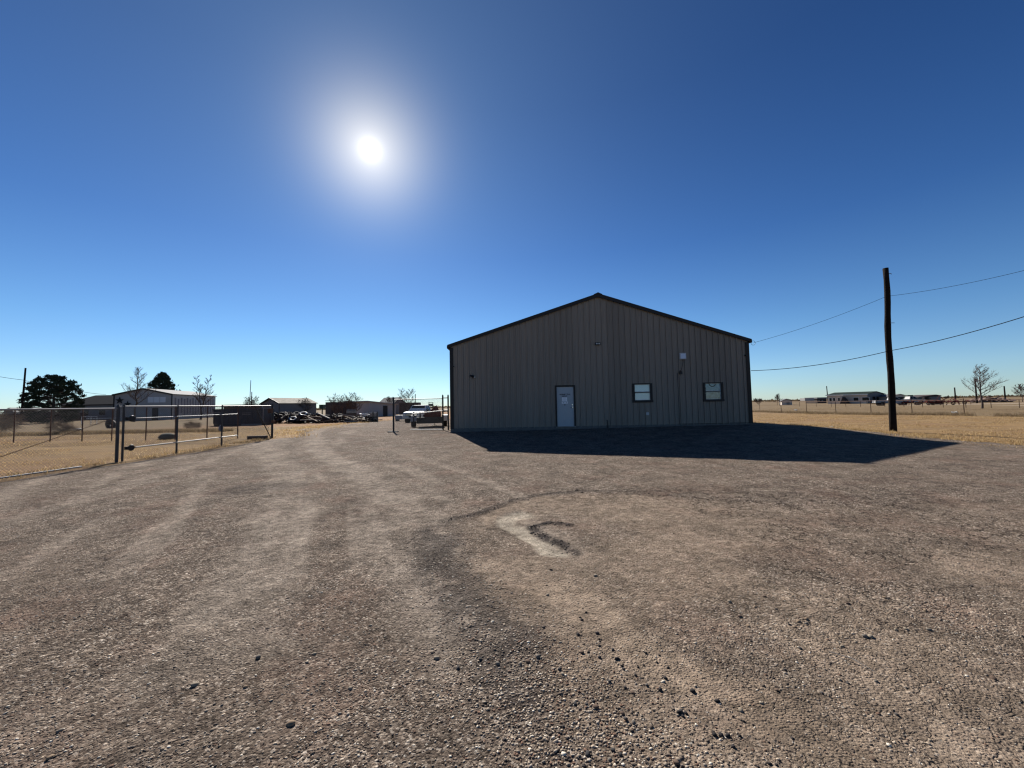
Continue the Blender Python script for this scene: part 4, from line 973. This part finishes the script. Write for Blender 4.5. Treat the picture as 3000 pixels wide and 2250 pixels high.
MB().bb(-1.8, 1.8, 0, 6, -.1, 1.9).build('walls', M_brown, o); MB().bb(-2.0, 2.0, -.3, 6.3, 1.9, 2.5).build('roof', M_roofg, o); MB().bb(-1.4, -.9, -.05, -.01, .9, 1.5).build('window', M_grayw, o); MB().bb(-.1, .4, -.05, -.01, .9, 1.5).build('window', M_grayw, o)
a = at(2637, 1175, 115)
ob = gable_house('open_barn', 'open fronted barn with black interior just right of the wooden pole', (a.x, 115, tz(a.x, 115) - .1), R(-8), 4.4, 6, 2.1, 2.7, M_cream, M_roofg)
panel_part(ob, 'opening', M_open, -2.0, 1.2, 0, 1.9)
a = at(2724, 1175, 125)
mo = thing('long_barn', 'long dark barn with a see-through bay behind the farm machinery', 'barn', (a.x, 125, tz(a.x, 125)))
MB().bb(-3.6, -1.5, 0, 6, -.1, 1.75).build('left_bay', M_grey, mo); MB().bb(0, 3.6, 0, 6, -.1, 1.85).build('right_bay', M_grey, mo)
MB().prism([(-3.7, 1.75), (2.0, 2.4), (3.7, 2.1), (3.7, 1.85), (-3.7, 1.6)], 'y', -.2, 6.2).build('roof', M_brown, mo)

# ------------------------------------------------------------------ vehicles
def wheel(parent, x, y, r, w, mt=M_blk, hub=M_galv):
    m = MB(); m.tube([(x - w / 2, y, r), (x - w / 2 + .03, y, r), (x + w / 2 - .03, y, r), (x + w / 2, y, r)], [r * .90, r, r, r * .90], 18)
    o = m.build('wheel', mt, parent, True)
    s = 1 if x > 0 else -1
    m = MB(); m.tube([(x + s * (w / 2 + .001), y, r), (x + s * (w / 2 + .012), y, r)], r * .55, 12); m.build('rim', hub, o); return o
def pickup(label, loc, rz, bodym=M_white, L=5.6, group=None):
    """front faces local -y"""
    t = thing('pickup_truck', label, 'pickup truck', loc, rz, group); w = .98
    def slab(name, poly, hw, m_, x=0.0): return MB().prism(poly, 'x', x - hw, x + hw).build(name, m_, t)
    y0 = -L / 2
    # hood and lower body
    slab('body', [(y0 + .10, .48), (y0 + .02, .75), (y0 + .05, 1.05), (y0 + .14, 1.14), (y0 + 1.35, 1.24), (y0 + 3.15, 1.22), (y0 + L - .05, 1.20), (y0 + L, .55), (y0 + .9, .42)], w, bodym)
    # cab, narrower at the top
    b = [(y0 + 1.30, 1.24, w - .03), (y0 + 2.02, 1.86, w - .20), (y0 + 2.98, 1.88, w - .20), (y0 + 3.20, 1.22, w - .03)]
    vs = [(-h, y, z) for y, z, h in b] + [(h, y, z) for y, z, h in b]
    cab = MB().add(vs, [(0, 1, 2, 3), (7, 6, 5, 4), (0, 4, 5, 1), (1, 5, 6, 2), (2, 6, 7, 3)]).build('cab', bodym, t)
    MB().add([(-w + .14, y0 + 1.355, 1.28), (w - .14, y0 + 1.355, 1.28), (w - .27, y0 + 1.965, 1.82), (-w + .27, y0 + 1.965, 1.82)], [(0, 1, 2, 3)]).build('windscreen', M_pglass, cab)
    for s in (-1, 1):
        def P(y, z): return (s * (w - .03 - .17 * (z - 1.24) / .63 + .006), y, z)
        MB().add([P(y0 + 1.55, 1.28), P(y0 + 2.06, 1.78), P(y0 + 2.40, 1.80), P(y0 + 2.42, 1.28)], [(0, 1, 2, 3)]).build('side_window', M_pglass, cab)
        MB().add([P(y0 + 2.50, 1.28), P(y0 + 2.49, 1.80), P(y0 + 2.90, 1.80), P(y0 + 3.08, 1.28)], [(0, 1, 2, 3)]).build('side_window', M_pglass, cab)
        MB().box((s * (w + .16), y0 + 1.62, 1.33), (.2, .09, .24)).build('door_mirror', M_dark, t)
        MB().bb(s * (w - .30), s * (w - .04), y0 - .005, y0 + .04, .80, 1.02).build('headlight', mat('headlight_glass', (.55, .55, .52), .15), t)
        MB().bb(s * .62, s * .86, y0 - .05, y0 + .02, .52, .64).build('fog_light', MATS['headlight_glass'], t)
    MB().bb(-.64, .64, y0 - .01, y0 + .05, .76, 1.06).build('grille', M_dark, t)
    for k in range(3): MB().bb(-.62, .62, y0 - .025, y0 - .011, .80 + .09 * k, .835 + .09 * k).build('grille_bar', M_chrome, t)
    MB().bb(-w, w, y0 - .16, y0 + .03, .48, .70).build('bumper', mat('dull_bumper', (.35, .34, .33), .4, .6), t)
    MB().bb(-.25, .25, y0 - .18, y0 - .161, .52, .64).build('licence_plate', M_galv, t)
    MB().bb(-w + .1, w - .1, y0 + 3.3, y0 + L - .08, 1.205, 1.215).build('bed', M_dark, t)
    for y in (y0 + .95, y0 + L - 1.15):
        for s in (-1, 1):
            wheel(t, s * (w - .13), y, .40, .28)
            MB().tube([(s * (w - .3), y, .42), (s * (w + .006), y, .42)], .47, 18).build('wheel_arch', M_open, t)
    return t
a = at(1224, 1239, 35)
pickup('white pickup truck facing the camera beyond the rusty red trailer', (-10.1, 43.0, tz(-10, 43) - .02), R(-9))
# rusty red trailer between gate panel and building
a = at(1209, 1262, 25.6); b = at(1307, 1258, 26.6)
cx = (a.x + b.x) / 2; zt = tz(cx, 26)
tr = thing('dump_trailer', 'rusty red dump trailer with black wheels behind the gate panel', 'trailer', (cx, 26, zt), R(12))
hw = (b.x - a.x) / 2 * 1.0
for s in (-1, 1):
    wheel(tr, s * hw, 0, .36, .30)
    m = MB(); P = []
    for k in range(7):
        q = math.pi * k / 6; P.append((math.cos(q) * .45, .40 + math.sin(q) * .42))
    P += [(x * .9, (z - .4) * .9 + .4) for x, z in P[::-1]]
    m.prism(P, 'x', s * hw - .19, s * hw + .19); m.build('mudguard', M_white if s > 0 else M_steelw, tr)
MB().bb(-hw + .25, hw - .25, -1.6, 1.2, .42, .62).bb(-hw + .25, hw - .2, -1.7, -1.55, .30, .70).build('frame', M_dark, tr)
bz = .58
MB().bb(-.30, hw - .28, -1.5, -1.44, bz, bz + .42).build('front_board', M_red, tr)
MB().bb(-.30, -.24, -1.44, 1.2, bz, bz + .42).build('side_board', M_red, tr); MB().bb(hw - .34, hw - .28, -1.44, 1.2, bz, bz + .42).build('side_board', M_red, tr)
MB().bb(-.30, hw - .28, -1.5, 1.2, bz - .06, bz).build('deck', M_red, tr)
MB().prism([(-.05, bz + .42), (hw - .3, bz + .42), (hw - .42, bz + .58), (hw - .55, bz + .86), (hw - .66, bz + .80)], 'y', -1.3, -1.24).build('raised_flap', M_red, tr)
MB().tube([(-.30, -1.56, bz - .03), (hw - .28, -1.56, bz + .02)], .03, 6).build('edge_rail', M_galv, tr)
for x in (-.95, -.55): MB().tube([(x, -1.75, .35), (x, -1.75, 1.05)], .045, 6).build('stake', M_dark, tr)
MB().bb(-1.25, -.5, -1.8, -1.7, .72, .84).build('tail_light_bar', M_dark, tr); MB().bb(-1.1, -.95, -1.83, -1.8, .74, .82).build('tail_light', M_white, tr); MB().bb(-.78, -.6, -1.83, -1.8, .74, .82).build('tail_light', M_white, tr)
MB().tube([(hw - .7, -1.7, .45), (hw - .68, -1.7, .18), (hw - .5, -1.7, .12)], .02, 5).build('chain_hook', M_dark, tr)
# big dark enclosed trailer / roll-off box behind the left fence
a = at(624, 1245, 42); b = at(764, 1240, 42)
rb = thing('roll_off_container', 'large dark roll off container with white pipe hoop behind the left fence', 'container', (a.x, 42, tz(a.x, 42)), R(3))
Lc = b.x - a.x
M_cont = mat('dark_blue_steel', (.022, .022, .03), .6, .2, noise=(1.5, .6, (.03, .03, .04)))
MB().bb(0, Lc, 0, 2.3, .22, 1.75).build('box', M_cont, rb)
for k in range(11): MB().bb(.05 + k * (Lc - .15) / 10, .13 + k * (Lc - .15) / 10, -.07, -.005, .25, 1.75).build('rib', M_cont, rb)
MB().bb(-.05, Lc + .05, -.09, .0, 1.75, 1.84).build('top_rail', M_cont, rb)
for z in (1.30, 1.46): MB().bb(.1, 1.0, -.12, -.075, z, z + .05).bb(3.1, 4.0, -.12, -.075, z - .12, z - .07).build('side_slat', M_grayw, rb)
MB().tube([(Lc * .52, .1, 2.08), (Lc * .92, .1, 2.16), (Lc * .965, .1, 2.13), (Lc * .99, .1, 2.0), (Lc, .1, 1.7), (Lc, .1, .3)], .045, 7).build('pipe_hoop', M_steelw, rb)
MB().bb(0, Lc, .1, 2.2, 0, .2).build('skid_frame', M_dark, rb)
MB().bb(Lc * .60, Lc * 1.0, -.25, -.1, .0, .16).build('sill_beam', M_grayw, rb)
# white and pale frames near the house at left
a = at(240, 1215, 58); o = thing('pipe_frame', 'low white pipe railing below the grey roofed house', 'railing', (a.x, 58, tz(a.x, 58)))
for x in (0, 1.4, 2.3): MB().tube([(x, 0, -.1), (x, 0, 1.15)], .035, 5).build('post', M_white, o)
MB().tube([(0, 0, 1.15), (2.3, 0, 1.15)], .035, 5).build('rail', M_white, o); MB().tube([(0, .6, .85), (4.6, .6, .85)], .035, 5).build('rail', M_white, o)
a = at(325, 1235, 42); o = MB().torus((0, 0, .38), .36, .22, (.1, 1, .2), 16, 8).build('tyre', M_blk, loc=(a.x, 42, tz(a.x, 42)), smooth=True); tag(o, 'large black tyre propped just left of the double gate post', 'tyre')
# rock beyond the gate
P = v2 * (1 + .25 * (rng.random((len(v2), 1)) - .5)) * np.array([.42, .28, .20])
a = at(424, 1300, 19.0)
M_rock = mat('mossy_grey_rock', (.10, .10, .08), .95, noise=(9, .7, (.05, .05, .04)), bump=(20, .6, .03))
o = npmesh('rock', P, f2, M_rock, False); o.location = (a.x, 20.2, tz(a.x, 20) + .12); tag(o, 'large grey rock lying in the field by the farther fence', 'rock')
P2 = v2 * (1 + .25 * (rng.random((len(v2), 1)) - .5)) * np.array([.34, .22, .12])
o = npmesh('rock', P2, f2, mat('pale_limestone', (.42, .40, .36), .9), False); a = at(227, 1263, 29); o.location = (a.x, 29, tz(a.x, 29) + .25); tag(o, 'pale flat rock on the weedy bank at left', 'rock')

# ------------------------------------------------------------------ scrap row: tyres, planks, sheets
ty0 = MB().torus((0, 0, 0), .30, .12, (0, 0, 1), 16, 8, .95)
tyre_me = None
spots = []
r_ = random.Random(42)
def pile_pt(px, D, h): g = at(px, 1200, D); return Vector((g.x, D, tz(g.x, D) + h))
for i in range(34):
    px = r_.uniform(772, 905); D = r_.uniform(46, 50); h = r_.uniform(.1, 1.25) * (.6 + .4 * math.sin((px - 770) / 135 * 3.1))
    if tyre_me is None:
        o = ty0.build('tyre', M_blk, smooth=True); tyre_me = o.data
    else: o = bpy.data.objects.new('tyre', tyre_me); COL.objects.link(o)
    o.location = pile_pt(px, D, h); o.rotation_euler = (r_.gauss(0, .5), r_.gauss(0, .5), 0); s = r_.uniform(.8, 1.3); o.scale = (s, s, s)
    tag(o, ('large ' if s > 1.08 else 'small ') + 'black tyre ' + ('high on' if h > .65 else 'low in') + (' the left half' if px < 838 else ' the right half') + ' of the tyre heap', 'tyre', 'tyres heaped in the scrap row')
for px, py, lab in ((889, 1214, 'black tyre with sunlit rim, higher of two in the scrap row'), (858, 1228, 'black tyre with sunlit rim, lower of two in the scrap row')):
    g = at(px, py, 45.5); o = bpy.data.objects.new('tyre', tyre_me); COL.objects.link(o); o.location = g; o.rotation_euler = (R(28), R(12), 0); o.scale = (1.3, 1.3, 1.2)
    tag(o, lab, 'tyre')
    MB().torus((0, 0, .10), .26, .05, (0, 0, 1), 16, 5).build('rim', M_white, o, True)
# supporting bank of scrap under the tyres and planks (nobody could count it)
hp = MB()
for i in range(900):
    px = r_.uniform(768, 1100); D = r_.uniform(45.5, 51)
    hmax = 1.25 * (.55 + .45 * math.sin((px - 770) / 135 * 3.1)) if px < 905 else .75 + .25 * math.sin(px * .09)
    if px > 1050: hmax *= .6
    c = pile_pt(px, D, r_.uniform(0, max(.15, hmax)))
    hp.box(c, (r_.uniform(.1, .9), r_.uniform(.05, .35), r_.uniform(.02, .12)), (r_.gauss(0, .5), r_.gauss(0, .5), r_.uniform(0, 3)))
o = hp.build('scrap_debris', mat('dark_scrap', (.04, .032, .028), .8, .1, noise=(1.2, .9, (.12, .08, .055)))); tag(o, 'mixed dark scrap and broken timber heaped beyond the gate opening', 'scrap heap', kind='stuff')
for i in range(36):
    px = r_.uniform(905, 1100); D = r_.uniform(44.5, 48.5); m = MB(); l_ = r_.uniform(1.0, 2.8)
    m.box((0, 0, 0), (l_, r_.uniform(.12, .3), r_.uniform(.04, .12)))
    mi = r_.choice((0, 1, 1, 2)); hh = r_.uniform(.06, .9)
    o = m.build('plank', (M_grayw, M_wood, M_brown)[mi], loc=pile_pt(px, D, hh)); o.rotation_euler = (r_.gauss(0, .12), r_.gauss(0, .16), r_.gauss(0, .5))
    tag(o, ('long ' if l_ > 1.9 else 'short ') + ('grey', 'tan', 'dark brown')[mi] + ' plank ' + ('on top of' if hh > .5 else 'low in') + (' the left end' if px < 970 else ' the middle' if px < 1035 else ' the right end') + ' of the timber heap', 'plank', 'planks in the timber heap')
a = at(1068, 1214, 44.5)
o = thing('white_sheet_stack', 'bright white metal sheet lying on the timber heap', 'metal sheet', (a.x, 44.5, a.z - .1))
MB().box((0, 0, .1), (1.1, .5, .08), (0, .1, .1)).box((.1, .1, .22), (.9, .4, .05), (0, -.08, .2)).build('sheet', M_white, o); MB().box((-.35, 0, 0), (.06, .4, .2)).build('leg', M_white, o)
a = at(1030, 1207, 46); o = MB().box((0, 0, .25), (1.0, .6, .28)).tube([(-.55, 0, .45), (.5, 0, .45)], .1, 6).build('pale_bathtub', M_grayw, loc=(a.x, 46, a.z - .25)); tag(o, 'pale grey tank lying on the scrap in front of the brown shed', 'tank')
a = at(1093, 1216, 46); o = thing('old_machine', 'upright grey machine cabinet at the right end of the scrap row', 'machine', (a.x, 46, tz(a.x, 46)))
MB().bb(-.45, .45, 0, .5, .1, 1.05).build('cabinet', M_grayw, o)
for x in (-.5, 0, .5): MB().bb(x - .05, x + .05, -.05, .1, 0, 1.2).build('upright', M_dark, o)
MB().bb(-.5, .5, -.04, .02, .5, .6).build('crossbar', M_dark, o)

# ------------------------------------------------------------------ farm machinery and trucks at right
def implement(px, D, L, label, seed, m_=M_red, h=1.0):
    q = random.Random(seed); g = at(px, 1180, D); t = thing('farm_implement', label, 'farm machinery', (g.x, D, tz(g.x, D)), R(-25), None)
    MB().bb(0, L, -.1, .1, .5, .68).bb(0, L, 1.2, 1.4, .5, .68).build('frame', m_, t)
    for k in range(int(L / .9) + 1):
        x = k * .9 + .1; MB().box((x, .6, .75 + q.uniform(-.1, .25)), (.09, 1.7, .09), (q.gauss(0, .2), 0, 0)).build('crossbar', m_, t)
        MB().tube([(x, 0, .6), (x + .12, -.2, .25), (x, -.1, .02)], .05, 5).build('tine', M_rust, t)
    for x in (.5, L - .5):
        MB().torus((x, .6, .36), .27, .1, (0, 1, 0), 14, 6).build('wheel', M_blk, t)
    MB().tube([(L * .3, .3, .65), (L * .45, .3, h + .35), (L * .62, .3, .65)], .06, 5).build('hitch_mast', m_, t)
    MB().tube([(L * .5, .6, .7), (L * .8, .6, h + .1)], .07, 5).build('hydraulic_ram', M_rust, t); return t
implement(2642, 82, 3.4, 'rusty red field cultivator nearest the wooden pole', 1)
implement(2680, 80, 3.4, 'rusty red disc harrow at middle of the machinery row', 2, M_rust, 1.3)
implement(2715, 78, 4.6, 'tall dark red implement below the long dark barn', 3, M_red, 1.6)
implement(2752, 82, 4.6, 'red loader frame at the right end of the machinery row', 4, M_red, .9)
a = at(2752, 1180, 78); o = MB().bb(-.9, .9, 0, 1.2, .1, .9).build('steel_box', M_open, loc=(a.x, 78, tz(a.x, 78))); tag(o, 'black steel box at the right end of the machinery row', 'box')
a = at(2606, 1180, 84)
pickup('white flatbed truck mostly hidden by the wooden pole', (a.x + .3, 84, tz(a.x, 84) - .05), R(62), M_steelw)
a = at(2642, 1178, 100)
pickup('white pickup parked in front of the open barn, right of the pole', (a.x - 1.2, 97, tz(a.x, 97)), R(75), M_steelw)
a = at(2552, 1182, 84); t = thing('flatbed_trailer', 'dark stake side trailer parked before the green roofed house', 'trailer', (a.x - 1.0, 84, tz(a.x, 84)), R(-15))
MB().bb(0, 3.8, 0, 1.8, .5, .66).build('deck', M_dark, t)
for x in (2.0, 2.75): MB().torus((x, -.05, .34), .24, .1, (0, 1, 0), 14, 6).build('wheel', M_blk, t)
for z in (.85, 1.05, 1.25): MB().bb(0, 1.9, -.02, .02, z, z + .06).build('stake_rail', M_dark, t)
for x in (0, .6, 1.2, 1.85): MB().bb(x, x + .06, -.05, .0, .6, 1.35).build('stake', M_dark, t)
a = at(2672, 1162, 108); t = thing('tractor', 'dark tractor parked left of the long dark barn', 'tractor', (a.x, 108, tz(a.x, 108)), R(80))
MB().bb(-.45, .45, -2.2, .2, .8, 1.4).build('hood', M_dark, t); MB().bb(-.65, .65, .2, 1.5, .8, 2.3).build('cab', MATS['dark_green_paint'], t)
for s in (-1, 1): wheel(t, s * .75, .9, .8, .4); wheel(t, s * .7, -1.7, .5, .3)
# debris mound behind the right tree
dm = MB()
for i in range(260):
    px = r_.uniform(2845, 2962); D = r_.uniform(98, 104); g = at(px, 1170, D); hm = 1.1 - abs((px - 2900) / 70) * .7
    dm.box((g.x, D, tz(g.x, D) + r_.uniform(0, max(.2, hm))), (r_.uniform(.3, 2.2), r_.uniform(.1, .6), r_.uniform(.05, .25)), (r_.gauss(0, .4), r_.gauss(0, .4), r_.uniform(0, 3)))
o = dm.build('brush_debris', mat('reddish_debris', (.13, .075, .06), .9, noise=(.6, .9, (.3, .22, .19)))); tag(o, 'long low mound of reddish brush and rubble behind the windswept tree', 'debris mound', kind='stuff')
# small litter in the fields
M_lit = mat('white_litter', (.7, .68, .62), .8)
def litter(px, py, D, s, label, nm='litter_scrap'):
    g = at(px, py, D); m = MB().box((0, 0, 0), (s, s * .5, s * .28), (.3, .2, .4)).box((s * .3, 0, s * .05), (s * .5, s * .4, s * .16), (-.3, .5, .2)); o = m.build(nm, M_lit, loc=(g.x, D, tz(g.x, D) + s * .12)); tag(o, label, 'litter')
litter(2435, 1249, 20.0, .16, 'small white scrap on the tan verge left of the pole')
litter(2796, 1210, 36.5, .55, 'white bag lying in the pasture by the near wire fence')
litter(2248, 1232, 24, .10, 'tiny white scrap on the verge close to the building corner')
litter(2330, 1192, 60, .45, 'white scrap far out in the brown pasture')

# ------------------------------------------------------------------ dry grass, weeds (stuff)
def gh_(x, y):
    rough = np.clip(ss(11.8, 14, -x) + ss(16.5, 18.5, x), 0, 1)
    return terrain(x, y) + rough * .10 * (fbm(x * .8, y * .8, 3, 9) - .5) * (1 - ss(90, 200, y))
M_blade = bpy.data.materials.new('dry_grass_blades'); M_blade.use_nodes = True
_n, _l = M_blade.node_tree.nodes, M_blade.node_tree.links; _n.clear()
_a = _n.new('ShaderNodeAttribute'); _a.attribute_name = 'tone'; _d = _n.new('ShaderNodeBsdfDiffuse'); _t = _n.new('ShaderNodeBsdfTranslucent'); _x = _n.new('ShaderNodeMixShader'); _o = _n.new('ShaderNodeOutputMaterial')
_l.new(_a.outputs['Color'], _d.inputs[0]); _l.new(_a.outputs['Color'], _t.inputs[0]); _x.inputs[0].default_value = .55; _l.new(_d.outputs[0], _x.inputs[1]); _l.new(_t.outputs[0], _x.inputs[2]); _l.new(_x.outputs[0], _o.inputs[0])
def blades(name, x, y, h, w, cols, lean=.6, zoff=0):
    n = len(x); a = rng.random(n) * 6.283; z = gh_(x, y) - .01 + zoff
    dx, dy = np.cos(a) * w / 2, np.sin(a) * w / 2
    lx, ly_ = (rng.random(n) - .5) * 2 * lean * h, (rng.random(n) - .5) * 2 * lean * h
    V = np.stack([np.stack([x - dx, y - dy, z], -1), np.stack([x + dx, y + dy, z], -1), np.stack([x + lx, y + ly_, z + h], -1)], 1)
    o = npmesh(name, V.reshape(-1, 3), np.arange(3 * n).reshape(-1, 3), M_blade); c = cols[rng.integers(0, len(cols), n)] * (.75 + .5 * rng.random((n, 1)))
    vattr(o, 'tone', np.repeat(np.concatenate([c, np.ones((n, 1))], 1), 3, 0)); return o
STRAW = np.array([(.42, .29, .14), (.34, .22, .10), (.48, .36, .20), (.22, .14, .07)])
WEED = np.array([(.20, .14, .085), (.13, .09, .055), (.27, .20, .13), (.17, .13, .07)])
def patch(n, x0, x1, y0, y1, thr, seed, pw_=1.4):
    y = y0 + (y1 - y0) * rng.random(n) ** pw_; x = x0 + (x1 - x0) * rng.random(n)
    k = fbm(x * .7, y * .9, 3, seed) > thr; return x[k], y[k]
x, y = patch(90000, -45, -12.4, 6, 34, .46, 101); k = (np.abs(x) < 1.5 * y + 2); x, y = x[k], y[k]
o = blades('dry_grass', x, y, .03 + .07 * rng.random(len(x)) ** 2, .02, STRAW); tag(o, 'short dead straw coloured grass covering the left field', 'grass', kind='stuff')
x, y = patch(110000, 13.5, 35, 12, 46, .44, 103); k = (x > lotR(y) + .2) & (np.abs(x) < 1.5 * y + 2); x, y = x[k], y[k]
o = blades('dry_grass', x, y, .03 + .06 * rng.random(len(x)) ** 2, .02, STRAW); tag(o, 'short dead straw coloured grass on the verge right of the building', 'grass', kind='stuff')
x, y = patch(40000, 35.5, 66, 24, 75, .50, 105, 1.0)
o = blades('pasture_grass', x, y, .03 + .05 * rng.random(len(x)), .03, WEED * 1.3); tag(o, 'brown dormant pasture grass beyond the near wire fence', 'grass', kind='stuff')
x = 35.2 + rng.normal(0, .45, 30000); y = 20 + 44 * rng.random(30000); k = fbm(x * .5, y * .5, 3, 107) > .40; x, y = x[k], y[k]
o = blades('fence_weeds', x, y, .08 + .30 * rng.random(len(x)) ** 2, .03, WEED); tag(o, 'tangled brown weeds along the foot of the near wire fence', 'weeds', kind='stuff')
# verge weeds along the chain link foot
y = 6 + 13.5 * rng.random(5000); x = np.interp(y, [3, 12, 19.4], [-12.5, -12.36, -12.1]) + rng.normal(-.1, .25, 5000); k = fbm(x * 2, y * 2, 3, 109) > .48; x, y = x[k], y[k]
o = blades('verge_weeds', x, y, .03 + .11 * rng.random(len(x)) ** 2, .02, np.concatenate([STRAW, WEED])); tag(o, 'dry weeds caught along the foot of the chain link fence', 'weeds', kind='stuff')
# stragglers growing out of both edges of the gravel
y = 11 + 9 * rng.random(9000); x = lotR(y) - .25 + rng.normal(0, .55, 9000); k = fbm(x * 1.6, y * 1.6, 3, 121) > .47; x, y = x[k], y[k]
o = blades('edge_tufts', x, y, .02 + .09 * rng.random(len(x)) ** 2, .016, STRAW, zoff=.03); tag(o, 'sparse dry tufts straggling over the right edge of the gravel', 'grass', kind='stuff')
y = 19 + 32 * rng.random(9000); x = lotL(y) + rng.normal(0, .8, 9000); k = fbm(x * 1.2, y * 1.2, 3, 123) > .48; x, y = x[k], y[k]
o = blades('edge_tufts', x, y, .03 + .10 * rng.random(len(x)) ** 2, .03, STRAW, zoff=.03); tag(o, 'sparse dry tufts along the left side of the gravel drive', 'grass', kind='stuff')
# tumbleweeds: tangled balls of fine stems
def tumble(px, D, r, seed, label):
    q = random.Random(seed); g = at(px, 1250, D); m = MB()
    for i in range(420):
        d = Vector((q.gauss(0, 1), q.gauss(0, 1), q.gauss(0, 1))).normalized(); e = Vector((q.gauss(0, 1), q.gauss(0, 1), q.gauss(0, 1))).normalized()
        p0 = d * r * q.uniform(.1, .7); p1 = d * r * q.uniform(.6, 1.0) + e * r * .25; p1.z *= .8; p0.z *= .8
        m.tube([p0, (p0 + p1) / 2 + e * r * .08, p1], r * .009, 3, False)
    o = m.build('tumbleweed', mat('tumbleweed_stems', (.15, .10, .06), .9), loc=(g.x, D, tz(g.x, D) + r * .72)); tag(o, label, 'tumbleweed')
tumble(172, 26.5, .72, 1, 'rounded brown tumbleweed on the bank, left of the pale rock')
tumble(205, 27, .5, 2, 'smaller tumbleweed touching the pale flat rock')
tumble(10, 31, 1.3, 3, 'big tan tumbleweed cut by the left edge of the photo')
tumble(-25, 33, 1.4, 4, 'low brown bush behind the big tumbleweed at far left')
tumble(555, 33, .5, 5, 'pinkish dry bush in the field left of the dark container')
tumble(575, 34, .45, 6, 'small dry bush touching the pinkish one, nearer the container')
# berm with weeds behind the left fence
x = -46 + 26 * rng.random(26000); y = 25.6 + (x + 46) * .06 + rng.normal(0, .35, 26000)
o = blades('bank_weeds', x, y, .10 + .22 * rng.random(len(x)) ** 1.5, .035, WEED); tag(o, 'low bank of matted brown weeds across the left field', 'weeds', kind='stuff')
# dark scrub along the skyline
y = 330 + 500 * rng.random(9000); x = (rng.random(9000) * 2 - 1) * 1.5 * y; k = fbm(x / 60, y / 60, 3, 113) > .47; x, y = x[k], y[k]
o = blades('far_scrub', x, y, .8 + 2.2 * rng.random(len(x)) ** 2, 3.5, WEED * .45); tag(o, 'low dark scrub scattered along the distant skyline', 'scrub', kind='stuff')
# twig on the lot
for (x, y, a_, s, lab) in ((2.05, 2.45, -1.0, .22, 'pale dry twig lying on the gravel at lower right'), (-5.6, 3.55, .5, .16, 'pale splinter of wood on the gravel at far left')):
    m = MB(); m.tube([(-s / 2, 0, 0), (0, .012, .012), (s / 2, -.01, .0)], [.0025, .003, .0015], 5); z = float(lot_z(np.array([x]), np.array([y]))[0]); o = m.build('twig', M_grayw, loc=(x, y, z + .014)); o.rotation_euler = (0, 0, a_); tag(o, lab, 'twig')
print('objects', len(bpy.data.objects))
